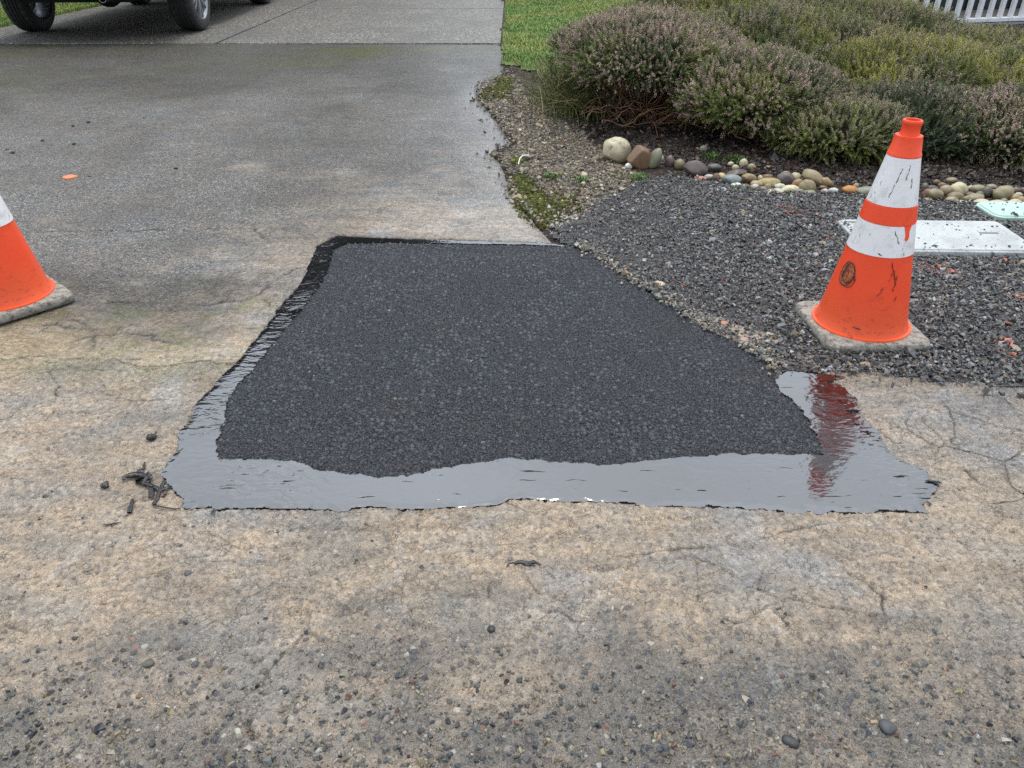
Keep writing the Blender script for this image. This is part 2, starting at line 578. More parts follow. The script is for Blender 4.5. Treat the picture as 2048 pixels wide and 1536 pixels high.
# ------------------------------------------------------------------ outlines on the ground (photo tracing turned into metres)
PATCH = GP([(696, 487), (665, 499), (655, 538), (641, 565), (614, 604), (583, 640), (551, 679), (524, 714), (497, 749), (469, 772),
            (450, 811), (442, 850), (430, 890), (428, 925), (473, 923), (551, 925), (590, 931), (641, 944), (700, 954), (766, 958),
            (825, 954), (864, 944), (900, 938), (960, 928), (1020, 922), (1080, 924), (1150, 932), (1200, 934), (1280, 928),
            (1330, 920), (1400, 916), (1480, 912), (1560, 914), (1650, 912), (1645, 891), (1638, 874), (1625, 847), (1611, 826),
            (1594, 806), (1573, 789), (1556, 768), (1552, 745), (1520, 712), (1480, 690), (1400, 650), (1330, 606), (1280, 575),
            (1230, 540), (1190, 512), (1150, 493), (1100, 492), (1050, 491), (950, 489), (850, 487), (760, 486)])
TAR_OUT = [(1135, 492), (1100, 487), (1050, 485), (950, 482), (860, 479), (760, 476), (690, 473), (672, 470), (669, 474), (634, 493), (622, 519),
           (614, 542), (594, 577), (563, 608), (544, 636), (524, 663), (493, 702), (470, 729), (442, 757), (419, 780), (393, 808),
           (387, 831), (372, 851), (356, 870), (360, 886), (348, 909), (333, 929), (325, 952), (329, 964), (344, 976), (354, 991),
           (368, 997), (362, 1015), (384, 1019), (419, 1015), (434, 1022), (473, 1019), (532, 1017), (590, 1019), (630, 1019),
           (696, 1024), (708, 1017), (766, 1015), (805, 1020), (870, 1018), (940, 1015), (1000, 1012), (1020, 1001), (1050, 999), (1110, 1003),
           (1150, 1006), (1200, 1005), (1260, 1009), (1310, 1014), (1350, 1013), (1400, 1013), (1480, 1018), (1530, 1021),
           (1601, 1028), (1618, 1023), (1645, 1027), (1669, 1023), (1693, 1030), (1724, 1026), (1758, 1023), (1809, 1025), (1844, 1025),
           (1847, 1009), (1874, 980), (1878, 970), (1861, 960), (1847, 939), (1820, 929), (1789, 919), (1772, 898), (1755, 864),
           (1727, 837), (1717, 820), (1710, 799), (1693, 782), (1676, 768), (1666, 761), (1697, 755), (1656, 750), (1615, 744),
           (1570, 741), (1555, 746)]
TAR_IN = [(1556, 768), (1573, 789), (1594, 806), (1611, 826), (1625, 847), (1638, 874), (1645, 891), (1650, 912), (1560, 914),
          (1480, 912), (1400, 916), (1330, 920), (1280, 928), (1200, 934), (1150, 932), (1080, 924), (1020, 922), (960, 928),
          (900, 938), (864, 944), (825, 954), (766, 958), (700, 954), (641, 944), (590, 931), (551, 925), (473, 923), (428, 925),
          (430, 890), (442, 850), (450, 811), (469, 772), (497, 749), (524, 714), (551, 679), (583, 640), (614, 604), (641, 565),
          (655, 538), (665, 499), (696, 487), (760, 485), (850, 486), (950, 488), (1050, 490), (1100, 491), (1135, 494)]
cpx = PATCH.mean(0)
TAR = np.vstack([GP(TAR_OUT), cpx + (GP(TAR_IN) - cpx) * .993])
PATCH_BIG = cpx + (PATCH - cpx) * 1.012

DRIVE_EDGE = GP([(1002, 100), (1009, 122), (1015, 145), (985, 158), (968, 172), (962, 196), (975, 212), (985, 228), (1003, 240), (1015, 258),
                 (1027, 275), (1031, 290), (1002, 298), (990, 305), (1010, 320), (1022, 340), (1026, 360), (1036, 385), (1052, 415),
                 (1075, 440), (1097, 465), (1112, 480), (1150, 494), (1230, 540), (1330, 606)])
CONC_Y0, CONC_X0, CONC_X1 = 9.62, -6.75, -0.135
DRIVE = np.array([(-6.85, 9.66), (-0.14, 9.64)] + [tuple(p) for p in DRIVE_EDGE[1:]] + [(1.2, 2.2), (-.9, 2.2), (-1.05, 2.235), (-1.2, 2.21), (-1.35, 2.26), (-1.5, 2.225), (-1.66, 2.255), (-1.8, 2.21), (-2.0, 2.24), (-9.0, 2.22), (-8.5, 4.0), (-6.95, 5.2)])
ROAD_EDGE = GP([(1400, 745), (1560, 742), (1650, 742), (1750, 747), (1850, 757), (1950, 765), (2048, 772)])
GRAVEL = np.vstack([GP([(1560, 741), (1520, 712), (1480, 690), (1400, 650), (1330, 606), (1280, 575), (1230, 540), (1190, 512), (1150, 493),
                        (1105, 472), (1120, 455), (1180, 432), (1200, 405), (1240, 380), (1290, 360), (1340, 354), (1480, 372), (1560, 388),
                        (1700, 392), (1860, 404), (2048, 416)]), [(4.2, 3.95), (7, 3.9), (7, 2.1)],
                    GP([(2048, 775), (1950, 767), (1850, 758), (1750, 748), (1650, 744)])])


def wob(x, y, a, s, seed):
    return x + (vnoise(x, y, s, seed, 3) - .5) * a, y + (vnoise(x, y, s, seed + 91, 3) - .5) * a


# crack lines (photo tracing)
CR_D = [[(55, 464), (160, 463), (290, 462), (380, 460), (440, 457), (505, 459), (530, 478), (548, 497), (556, 506)],
        [(0, 617), (120, 608), (200, 605), (300, 610), (420, 612), (500, 600), (540, 575), (575, 548), (605, 535)],
        [(0, 655), (90, 650), (180, 662), (260, 655), (330, 640), (410, 668), (480, 660), (520, 665)],
        [(0, 680), (60, 676), (130, 690), (200, 672), (280, 668), (340, 690)],
        [(150, 640), (185, 660), (190, 700), (230, 716)], [(420, 668), (400, 690), (396, 715)], [(330, 640), (345, 612)],
        [(0, 640), (40, 660), (75, 700), (110, 716)]]
CR_R = [[(0, 716), (70, 712), (140, 718), (210, 712), (300, 720), (400, 712), (480, 716)],
        [(0, 760), (60, 742), (150, 735), (240, 742), (310, 738), (390, 722)],
        [(230, 795), (270, 800), (330, 798), (360, 788)], [(100, 740), (120, 790), (90, 850)], [(330, 825), (370, 832), (380, 850)],
        [(1860, 780), (1905, 820), (1960, 838), (2010, 855), (2048, 862)],
        [(1755, 858), (1790, 885), (1840, 880), (1900, 886), (1960, 892), (2000, 888), (2048, 886)],
        [(1905, 820), (1910, 850), (1900, 886)], [(1840, 880), (1838, 860)], [(1780, 815), (1830, 830)],
        [(1925, 937), (1960, 965), (2010, 985), (2048, 1008)],
        [(1230, 1120), (1330, 1102), (1450, 1090), (1560, 1070), (1650, 1050)],
        [(1525, 1125), (1520, 1180), (1530, 1215), (1580, 1250)],
        [(985, 1050), (990, 1115), (985, 1165), (980, 1200)], [(1700, 1145), (1760, 1190), (1780, 1240)],
        [(240, 1010), (330, 990), (345, 940)]]
CR_D = [GP(c) for c in CR_D]
CR_R = [GP(c) for c in CR_R]
# silt-filled rills and small puddles in the road (flat, pale)
RILLS = [GP(c) for c in [[(1235, 1150), (1225, 1175), (1195, 1195), (1170, 1210), (1155, 1250)], [(1330, 1085), (1340, 1095), (1250, 1125), (1235, 1150)],
                         [(1380, 1085), (1560, 1055), (1700, 1050), (1800, 1060)], [(1520, 1190), (1540, 1215), (1570, 1245)], [(1490, 1265), (1600, 1260), (1700, 1275)],
                         [(790, 1170), (805, 1100), (780, 1045)], [(510, 1330), (560, 1290), (640, 1240), (700, 1180), (790, 1170)], [(80, 1180), (150, 1110), (180, 1080)]]]


def near_lines(x, y, lines, w, seed=3, jit=.012):
    xw, yw = wob(x, y, jit, 26, seed)
    d = np.full(x.shape, 9.0)
    for ln in lines:
        x0, y0 = ln.min(0) - .1
        x1, y1 = ln.max(0) + .1
        m = (x > x0) & (x < x1) & (y > y0) & (y < y1)
        if m.any(): d[m] = np.minimum(d[m], pdist(xw[m], yw[m], ln, False))
    return d


def blob(x, y, u, v, r, ry=None):
    cx, cy = G(u, v)
    return np.exp(-(((x - cx) / r) ** 2 + ((y - cy) / (ry or r)) ** 2))


def road_attrs(x, y):
    n1 = vnoise(x, y, 2.2, 5, 4)
    n2 = vnoise(x, y, 5.5, 8, 3)
    # mud lies thickest along the front of the patch and thins towards the near edge of the picture
    m = .045 + .235 * sstep(.78, 1.35, y + (n1 - .5) * .9)
    m = m + .14 * sstep(-1.0, -1.8, x) * sstep(1.2, 1.6, y) - .16 * sstep(1.15, 1.7, x) * sstep(1.75, 2.0, y)
    m = m + (n2 - .5) * .26
    m += .12 * blob(x, y, 420, 1120, .25, .14) + .12 * blob(x, y, 1150, 1050, .3, .08) - .08 * blob(x, y, 300, 1300, .2, .06) - .08 * blob(x, y, 1330, 1370, .2, .1)
    m -= .1 * blob(x, y, 700, 1300, .3, .08)
    rl = near_lines(x, y, RILLS, .01, 12, .02)
    m = np.clip(m, .015, .55) + .50 * np.exp(-(rl / .011) ** 2) * sstep(.30, .58, vnoise(x, y, 9, 15, 3))
    cr = np.exp(-(near_lines(x, y, CR_R, .003, 3, .03) / .0034) ** 2) * (.12 + .75 * sstep(.40, .62, vnoise(x, y, 11, 77, 2)))
    bare = .62 + .42 * sstep(1.25, .85, y) - .12 * sstep(1.2, 1.5, y)
    wet = .25 + .75 * sstep(1.3, 1.7, x) * sstep(1.4, 1.9, y) + .3 * sstep(.4, .7, n1)
    moss = .5 * sstep(2.0, 2.25, y) * sstep(-.6, -1.2, x)
    return dict(mud=m, bare=bare, moss=np.clip(moss, 0, 1), crack=np.clip(cr, 0, 1), wet=np.clip(wet, 0, 1),
                dark=np.clip(.10 * sstep(1.0, .72, y + (n1 - .5) * .5), 0, 1),
                grey=np.clip(.15 + .75 * sstep(.9, 1.5, x + (n1 - .5) * .8) * sstep(1.3, 1.8, y) + .35 * sstep(.5, .7, n2), 0, .9))


def drive_attrs(x, y):
    n1 = vnoise(x, y, 1.5, 31, 4)
    n2 = vnoise(x, y, 4.5, 38, 3)
    edge = pdist(x, y, DRIVE_EDGE, False)
    m = .03 + .26 * sstep(2.95, 2.4, y + (n1 - .5) * .6)
    m += .42 * blob(x, y, 900, 452, .60, .30) + .2 * blob(x, y, 1060, 470, .15, .12) + .12 * blob(x, y, 760, 400, .35, .3) + .26 * blob(x, y, 600, 530, .32, .28)
    m += .22 * blob(x, y, 500, 336, .1, .1) + .2 * blob(x, y, 660, 350, .25, .12) + .12 * blob(x, y, 560, 620, .4, .25)
    m += (n2 - .5) * .12 + (n1 - .5) * .06
    m = np.clip(m, 0, .6)
    cr = np.exp(-(near_lines(x, y, CR_D, .003, 5, .045) / .006) ** 2) * (.22 + .78 * sstep(.34, .58, vnoise(x, y, 8, 71, 2)))
    moss = sstep(3.0, 2.7, y) * sstep(-.75, -1.1, x) * sstep(.52, .70, vnoise(x, y, 9, 44, 4)) * .55
    moss += .9 * sstep(.9, .0, np.abs(y - 9.1)) * sstep(.5, .75, vnoise(x, y, 1.3, 45, 4)) * sstep(-4.8, -3, x)
    moss += .35 * sstep(.5, .72, vnoise(x, y, .9, 46, 4)) * sstep(6.0, 7.5, y)
    for u_, v_, k_ in ((670, 104, 1.), (735, 104, .9), (880, 101, .8), (640, 128, .5), (360, 140, .5), (560, 130, .4)):
        moss += k_ * blob(x, y, u_, v_, .36, .22)
    moss += .8 * blob(x, y, 1000, 170, .16, .5)
    dk = sstep(.06, .0, edge)
    wet = .9 * np.exp(-(edge / .20) ** 2) * sstep(8, 6.5, y)
    bare = .55 - .15 * sstep(4, 6, y)
    return dict(mud=m * sstep(8, 6, y), bare=np.clip(bare, .2, 1), moss=np.clip(moss, 0, 1), crack=np.clip(cr + .25 * dk * n2, 0, 1), wet=np.clip(wet, 0, 1),
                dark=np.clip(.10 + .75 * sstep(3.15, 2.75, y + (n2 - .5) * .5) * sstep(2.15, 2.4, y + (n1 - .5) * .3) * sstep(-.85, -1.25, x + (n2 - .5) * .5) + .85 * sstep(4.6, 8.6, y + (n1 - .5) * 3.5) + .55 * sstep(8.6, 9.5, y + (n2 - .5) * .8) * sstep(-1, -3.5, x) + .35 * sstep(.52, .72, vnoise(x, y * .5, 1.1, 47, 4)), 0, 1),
                grey=np.clip(.25 + .75 * sstep(2.35, 2.9, y + (n1 - .5) * .8), 0, 1))


# ground below everything
gx = axis((-400, -40, 60), (-40, 40, 10), (40, 400, 60))
X, Y, q = grid(gx, gx)
o = link('ground', np_mesh('ground', np.stack([X, Y, np.full_like(X, -.06)], 1), q), plain('earth', (.07, .055, .04), .9, scale=3))
tag(o, kind='structure')

# road: fine grid where it is seen from close by, long cells elsewhere
xs = axis((-60, -2.1, 4), (-2.1, 2.3, .0042), (2.3, 60, 4))
ys = axis((-40, .5, 2), (.5, 2.32, .0042))
edge_x, edge_y = ROAD_EDGE[:, 0], ROAD_EDGE[:, 1]
patch_in = cpx + (PATCH - cpx) * .93


def keep_road(x, y):
    return ~pip(x, y, patch_in)


def surf_attrs(x, y):
    a, b = road_attrs(x, y), drive_attrs(x, y)
    w = sstep(2.0, 2.65, y + (vnoise(x, y, 1.8, 29, 4) - .5) * .7)
    out = {k: a[k] * (1 - w) + b[k] * w for k in a}
    out['crack'] = np.maximum(a['crack'], b['crack'])
    return out


X, Y, q = grid(xs, ys, keep_road)
at = surf_attrs(X, Y)
Z = (vnoise(X, Y, 1.6, 21, 3) - .5) * .008 * sstep(.4, .8, Y) - at['crack'] * .006
Z -= .02 * sstep(0.6, 0.9, X) * sstep(.10, .25, Y - np.interp(X, edge_x, edge_y))
Z -= .012 * sstep(2.27, 2.31, Y) + .010 * pip(X, Y, TAR) + .03 * pip(X, Y, PATCH)
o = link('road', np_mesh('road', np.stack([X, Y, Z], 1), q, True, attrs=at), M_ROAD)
tag(o, kind='structure')


def keep_drive(x, y):
    xw, yw = wob(x, y, .10, 6, 61)
    xw, yw = wob(xw, yw, .028, 34, 62)
    return pip(xw, yw, DRIVE) & ~pip(x, y, patch_in)


xs = axis((-9, -3.2, .06), (-3.2, -.4, .0085), (-.4, .9, .0085), (.9, 1.2, .05))
ys = axis((2.2, 4.6, .0085), (4.6, 9.72, .018))
X, Y, q = grid(xs, ys, keep_drive)
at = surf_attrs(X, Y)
ed = pdist(X, Y, DRIVE_EDGE, False)
Z = .006 + (vnoise(X, Y, 1.1, 25, 3) - .5) * .014 - at['crack'] * .007 - .022 * np.exp(-(ed / .06) ** 2) * sstep(9, 8, Y)
Z -= .014 * pip(X, Y, TAR) + .035 * pip(X, Y, PATCH) + .0045 * sstep(2.45, 2.22, Y)
vb, sk = border_skirt(q, len(X))
Xa, Ya = np.concatenate([X, X[vb]]), np.concatenate([Y, Y[vb]])
Za = np.concatenate([Z, np.full(len(vb), -.07)])
at = {k: np.concatenate([v, v[vb]]) for k, v in at.items()}
at['crack'][len(X):] = 1
at['mud'][len(X):] = 0
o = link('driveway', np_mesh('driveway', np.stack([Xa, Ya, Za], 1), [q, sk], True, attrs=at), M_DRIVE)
tag(o, kind='structure')

# fresh asphalt patch
x0, y0 = PATCH_BIG.min(0)
x1, y1 = PATCH_BIG.max(0)


def keep_patch(x, y):
    xw, yw = wob(x, y, .022, 38, 63)
    return pip(xw, yw, PATCH_BIG)


X, Y, q = grid(axis((x0 - .03, x1 + .03, .0036)), axis((y0 - .03, y1 + .03, .0036)), keep_patch)
ed = pdist(X, Y, PATCH_BIG)
patch_z = lambda x, y, e: .0008 + .0035 * sstep(0, .05, e) + .009 * sstep(.06, .35, e) + (vnoise(x, y, 2.3, 27, 3) - .5) * .012 * sstep(.02, .2, e)
Z = patch_z(X, Y, ed)
vb, sk = border_skirt(q, len(X))
V = np.stack([np.concatenate([X, X[vb]]), np.concatenate([Y, Y[vb]]), np.concatenate([Z, np.full(len(vb), -.05)])], 1)
o = link('asphalt_patch', np_mesh('asphalt_patch', V, [q, sk], True), M_PATCH)
tag(o, 'fresh black asphalt patch of coarse pebbly stone filling the driveway mouth', 'asphalt patch')

# bitumen seal brushed over the seam of the patch
x0, y0 = TAR.min(0)
x1, y1 = TAR.max(0)


def keep_tar(x, y):
    xw, yw = wob(x, y, .020, 30, 64)
    xw, yw = wob(xw, yw, .010, 85, 65)
    inside = pip(xw, yw, TAR)
    brush = (x > 1.0) & (y > 1.75) & (vnoise(x * 1.0 + y * .3, y * 3.2, 34, 67, 3) > .66) & (pdist(x, y, TAR) < .06)
    return inside & ~brush


X, Y, q = grid(axis((x0 - .03, x1 + .03, .0034)), axis((y0 - .03, y1 + .03, .0034)), keep_tar)
xw, yw = wob(X, Y, .020, 30, 64)
xw, yw = wob(xw, yw, .010, 85, 65)
ed = pdist(xw, yw, TAR[:len(TAR_OUT)], False)
pin = pip(X, Y, PATCH_BIG)
rip = .14 + .38 * sstep(.45, .75, vnoise(X, Y * 2, 3.2, 68, 3)) + .85 * sstep(.85, 1.15, X) + .10 * sstep(2.0, 2.5, Y) + .35 * sstep(-.9, -1.1, X) * sstep(.5, .7, vnoise(X, Y, 8, 69))
Z = .0016 + .0032 * sstep(-.012, .020, ed) + (vnoise(X, Y, 3, 70, 3) - .5) * .0012
Z = np.where(pin, np.maximum(Z, patch_z(X, Y, pdist(X, Y, PATCH_BIG)) + .0022), Z)
V = np.stack([X, Y, Z], 1)
o = link('bitumen_seal', np_mesh('bitumen_seal', V, q, True, attrs=dict(ripple=np.clip(rip, 0, 1))), M_TAR)
tag(o, 'glossy wet black bitumen band brushed round the edges of the asphalt patch', 'bitumen seal')


# ------------------------------------------------------------------ soil bed, heights
def bed_front(x):
    """Y of the front of the planting bed at x"""
    return np.interp(x, [-.2, .1, .45, .62, .85, 1.1, 1.6, 2.2, 3.0, 7], [9.5, 7.0, 5.6, 5.2, 4.75, 4.62, 4.35, 4.15, 4.05, 4.0])


def soil_z(x, y):
    e = y - bed_front(x)
    z = -.012 + .02 * sstep(0, .3, e) + .16 * sstep(.5, 2.2, e) * sstep(.8, 1.8, x)
    return z + (vnoise(x, y, 3.5, 81, 4) - .5) * .035 * sstep(-.3, .1, e)


X, Y, q = grid(axis((-.16, 5.5, .03), (5.5, 12, .25)), axis((2.0, 8.5, .03), (8.5, 16, .3)))
Z = soil_z(X, Y)
o = link('soil_bed', np_mesh('soil_bed', np.stack([X, Y, Z], 1), q, True), M_SOIL)
tag(o, kind='structure')


# ------------------------------------------------------------------ chips (crushed stone) as one mesh per material area
CUBE = np.array([(-1, -1, -1), (1, -1, -1), (1, 1, -1), (-1, 1, -1), (-1, -1, 1), (1, -1, 1), (1, 1, 1), (-1, 1, 1)], float) * .5
CUBE_F = np.array([(0, 3, 2, 1), (4, 5, 6, 7), (0, 1, 5, 4), (1, 2, 6, 5), (2, 3, 7, 6), (3, 0, 4, 7)])


def chips(name, px, py, pz, size, col, flat=.5, tilt=.5, mat=M_CHIP):
    n = len(px)
    P = CUBE[None] + rng.uniform(-.24, .24, (n, 8, 3))
    P[:, 4:, :2] *= rng.uniform(.45, .9, (n, 1, 1))
    P *= np.stack([size * rng.uniform(.8, 1.5, n), size * rng.uniform(.6, 1.0, n), size * flat * rng.uniform(.6, 1.2, n)], -1)[:, None, :]
    a, tx, ty = rng.uniform(0, 6.283, n), rng.normal(0, tilt, n), rng.normal(0, tilt, n)
    c, s = np.cos(tx)[:, None], np.sin(tx)[:, None]
    P[..., 1], P[..., 2] = P[..., 1] * c - P[..., 2] * s, P[..., 1] * s + P[..., 2] * c
    c, s = np.cos(ty)[:, None], np.sin(ty)[:, None]
    P[..., 0], P[..., 2] = P[..., 0] * c + P[..., 2] * s, -P[..., 0] * s + P[..., 2] * c
    c, s = np.cos(a)[:, None], np.sin(a)[:, None]
    P[..., 0], P[..., 1] = P[..., 0] * c - P[..., 1] * s, P[..., 0] * s + P[..., 1] * c
    P += np.stack([px, py, pz], -1)[:, None, :]
    F = (CUBE_F[None] + (np.arange(n) * 8)[:, None, None]).reshape(-1, 4)
    return link(name, np_mesh(name, P.reshape(-1, 3), F, False, col=np.repeat(col, 8, 0)), mat)


def palette(n, cols, weights, var=.25):
    k = rng.choice(len(cols), n, p=np.array(weights) / sum(weights))
    c = np.array(cols)[k] * rng.uniform(1 - var, 1 + var, (n, 1))
    return c * rng.uniform(.94, 1.06, (n, 3))


# gravel bed sheet below the chips
X, Y, q = grid(axis((.1, 7.2, .03)), axis((1.95, 5.3, .03)), lambda x, y: pip(*wob(x, y, .06, 8, 90), GRAVEL))
Z = .002 + (vnoise(X, Y, 4, 91, 3) - .5) * .016
n = NT('gravel_fines')
co = n.coord()
d, c = n.vor(co, 120)
r_ = n.sep(c)
n.fin(color=n.ramp(r_[0], [(0, (.018, .018, .018)), (.6, (.05, .05, .052)), (.92, (.09, .09, .092)), (1, (.2, .16, .12))]), rough=.55,
      normal=n.bump(n.math('SUBTRACT', 1.0, d), 1.0, .006))
o = link('gravel_bed', np_mesh('gravel_bed', np.stack([X, Y, Z], 1), q, True), n.m)
tag(o, kind='structure')

N = 190000
px, py = rng.uniform(.1, 4.4, N), rng.uniform(2.0, 5.2, N)
xw, yw = wob(px, py, .10, 6, 90)
g_in = pip(xw, yw, GRAVEL)
ge = pdist(px, py, GRAVEL)
m = g_in | ((ge < .10) & (rng.random(N) < np.exp(-(ge / .03)) * .35) & ~pip(px, py, PATCH))
m &= ~((px > 1.06) & (px < 1.42) & (py > 2.29) & (py < 2.65))
thin = vnoise(px, py, 2.2, 92, 3)
m &= rng.random(N) < .55 + .6 * thin
lid = ((px > 1.56) & (px < 2.31) & (py > 3.15) & (py < 3.57)) | ((px > 2.36) & (px < 3.0) & (py > 3.6) & (py < 3.85))
m &= ~lid
px, py = px[m], py[m]
n_ = len(px)
size = rng.lognormal(math.log(.0072), .46, n_) * (1 - .25 * sstep(1.2, .6, px))
size *= 1 - .35 * sstep(.2, -.2, (px - 1.0) - (py - 2.9) * .9) * 0
col = palette(n_, [(.045, .045, .046), (.09, .091, .092), (.16, .162, .162), (.30, .30, .295), (.15, .12, .09), (.24, .19, .135), (.20, .085, .05)],
              [30, 32, 20, 8, 9, 4, .8])
brown = sstep(.45, .0, np.abs(px - .95) + np.abs(py - 3.1) * .6) * rng.random(n_)
for (u, v, r0, fr) in [(1600, 430, .09, .35), (1570, 420, .06, .3), (1655, 482, .03, .8), (1880, 540, .10, .35), (2010, 525, .03, .7), (2000, 690, .05, .35), (2030, 720, .04, .4),
                       (1420, 540, .05, .1), (1830, 540, .04, .35), (2040, 600, .05, .25)]:
    cx, cy = G(u, v)
    hit = (np.hypot((px - cx), (py - cy) * 1.3) < r0 * .9) & (rng.random(n_) < fr * .55)
    col[hit] = np.array((.55, .17, .09)) * rng.uniform(.5, 1.1, (hit.sum(), 1))
pz = .006 + .008 * rng.random(n_) + (vnoise(px, py, 4, 91, 3) - .5) * .016
o = chips('gravel', px, py, pz, size, col, .42, .55)
tag(o, 'loose dark crushed stone gravel between the patch and the rock border', 'gravel', kind='stuff')

# pale small stones lining the long slanted side of the patch, thrown up by the roller
hyp = GP([(1552, 745), (1520, 712), (1480, 690), (1400, 650), (1330, 606), (1280, 575), (1230, 540), (1190, 512), (1150, 493)])
N = 800
k = rng.integers(0, len(hyp) - 1, N)
t = rng.random((N, 1))
P = hyp[k] * (1 - t) + hyp[k + 1] * t
off = rng.normal(.018, .026, N)
P = P + np.stack([off * .75, off * .62], 1)
pebble_col = palette(N, [(.26, .25, .20), (.40, .38, .31), (.18, .165, .13), (.22, .15, .10), (.10, .10, .10)], [4, 1.6, 4, 1.5, 5])
o = chips('fine_gravel', P[:, 0], P[:, 1], np.full(N, .008) + rng.random(N) * .006, rng.lognormal(math.log(.0075), .38, N), pebble_col, .7)
tag(o, 'line of small pale stones along the slanted side of the fresh patch', 'fine gravel', kind='stuff')

# brown pea gravel and dirt between driveway and planting bed
DIRT = np.vstack([DRIVE_EDGE[2:19] + [(.0, 0)], GP([(1080, 440), (1110, 455), (1180, 432), (1200, 405), (1240, 380), (1300, 358), (1280, 345), (1255, 335), (1225, 318), (1190, 290),
                  (1150, 235), (1090, 205), (1050, 190), (1030, 150)])])
dz = lambda x, y: soil_z(x, y) + .004
X, Y, q = grid(axis((-.4, 1.3, .025)), axis((3.3, 8.2, .025)), lambda x, y: pip(*wob(x, y, .10, 7, 93), DIRT))
n = NT('dirt_and_fines')
co = n.coord()
d, c = n.vor(co, 95)
r_ = n.sep(c)
cc = n.ramp(r_[0], [(0, (.045, .034, .024)), (.5, (.10, .078, .055)), (.85, (.18, .145, .10)), (1, (.34, .30, .22))])
mm = n.mr(n.noise(co, 4, 5, .6), .52, .70)
cc = n.mix(n.math('MULTIPLY', mm, .55), cc, (.10, .105, .04))
n.fin(color=cc, rough=.75, normal=n.bump(n.math('SUBTRACT', 1.0, d), 1.0, .008))
o = link('dirt_verge', np_mesh('dirt_verge', np.stack([X, Y, dz(X, Y)], 1), q, True), n.m)
tag(o, kind='structure')
N = 30000
px, py = rng.uniform(-.4, 1.5, N), rng.uniform(3.2, 8.0, N)
ede = pdist(px, py, DRIVE_EDGE[:20], False)
m = (pip(*wob(px, py, .16, 6, 93), DIRT) | ((px < .6) & (rng.random(N) < .9 * np.exp(-ede / .035)))) & (rng.random(N) < .25 + 1.0 * vnoise(px, py, 3, 94, 3))
px, py = px[m], py[m]
n_ = len(px)
col = palette(n_, [(.085, .068, .05), (.15, .125, .09), (.24, .205, .14), (.40, .35, .24), (.18, .105, .06), (.10, .095, .085)], [5, 6, 5, 2.6, 1.5, 2])
pale = np.exp(-(((px - G(1130, 440)[0]) / .14) ** 2 + ((py - G(1130, 440)[1]) / .22) ** 2))
col = np.where((rng.random(n_) < pale * .8)[:, None], np.array((.42, .39, .35)) * rng.uniform(.7, 1.2, (n_, 1)), col)
over = ~pip(px, py, DIRT)
o = chips('pea_gravel', px, py, np.where(over, np.maximum(dz(px, py), .0) + .008, dz(px, py) + .004), rng.lognormal(math.log(.012), .38, n_), col, .6)
tag(o, 'brown pea gravel and dirt verge between the driveway and the heather', 'pea gravel', kind='stuff')

# mulch crumbs on the planting bed
N = 26000
px, py = rng.uniform(.3, 4.2, N), rng.uniform(3.9, 6.2, N)
e = py - bed_front(px)
m = (e > -.05) & (e < 1.2) & ~pip(px, py, GRAVEL)
px, py = px[m], py[m]
n_ = len(px)
col = palette(n_, [(.014, .009, .007), (.028, .017, .012), (.055, .032, .020), (.22, .17, .12)], [7, 6, 2, .3])
o = chips('mulch', px, py, soil_z(px, py) + .004, rng.lognormal(math.log(.013), .45, n_), col, .5)
tag(o, 'dark brown crumbly mulch under the heather', 'mulch', kind='stuff')

# loose stones bedded in the near road surface
N = 11000
py = .62 + .95 * rng.random(N) ** 2.2
px = rng.uniform(-1.5, 1.6, N)
m = (rng.random(N) < .05 + .95 * sstep(1.12, .80, py)) & ~pip(px, py, TAR)
px, py = px[m], py[m]
n_ = len(px)
col = palette(n_, [(.03, .033, .038), (.06, .065, .07), (.11, .11, .105), (.19, .165, .12), (.33, .305, .245), (.14, .075, .055), (.26, .22, .13)], [2.4, 5, 8, 8, 2.2, .8, 1.6])
o = chips('road_grit', px, py, np.full(n_, .0012), rng.lognormal(math.log(.0066), .33, n_), col, .7, .6)
tag(o, 'small loose stones and grit on the near part of the road', 'road grit', kind='stuff')


# ------------------------------------------------------------------ concrete slabs of the upper driveway
def rbox(bm, x0, x1, y0, y1, z0, z1, bev=0.0, seg=2):
    r = bmesh.ops.create_cube(bm, size=1)
    vs = r['verts']
    for v in vs:
        v.co = Vector(((x0 + x1) / 2 + v.co.x * (x1 - x0), (y0 + y1) / 2 + v.co.y * (y1 - y0), (z0 + z1) / 2 + v.co.z * (z1 - z0)))
    if bev:
        es = list({e for v in vs for e in v.link_edges})
        bmesh.ops.bevel(bm, geom=es, offset=bev, segments=seg, affect='EDGES', profile=.5)
    return vs


def bm_obj(name, bm, mat, parent=None, smooth=False, auto=None):
    me = bpy.data.meshes.new(name)
    bm.normal_update()
    bm.to_mesh(me)
    bm.free()
    if smooth or auto:
        me.polygons.foreach_set('use_smooth', np.ones(len(me.polygons), dtype=bool))
    if auto: me.set_sharp_from_angle(angle=R(auto))
    me.update()
    return link(name, me, mat, parent)


bm = bmesh.new()
mid = (CONC_X0 + CONC_X1) / 2
rows = [(9.685, 13.60), (13.64, 17.6), (17.62, 21.6), (21.62, 25.6)]
for a, b in rows:
    rbox(bm, CONC_X0, mid - .022, a, b, -.06, .014, .006)
    rbox(bm, mid + .022, CONC_X1, a, b, -.06, .014, .006)
o = bm_obj('concrete_drive', bm, M_CONC, None)
tag(o, kind='structure')

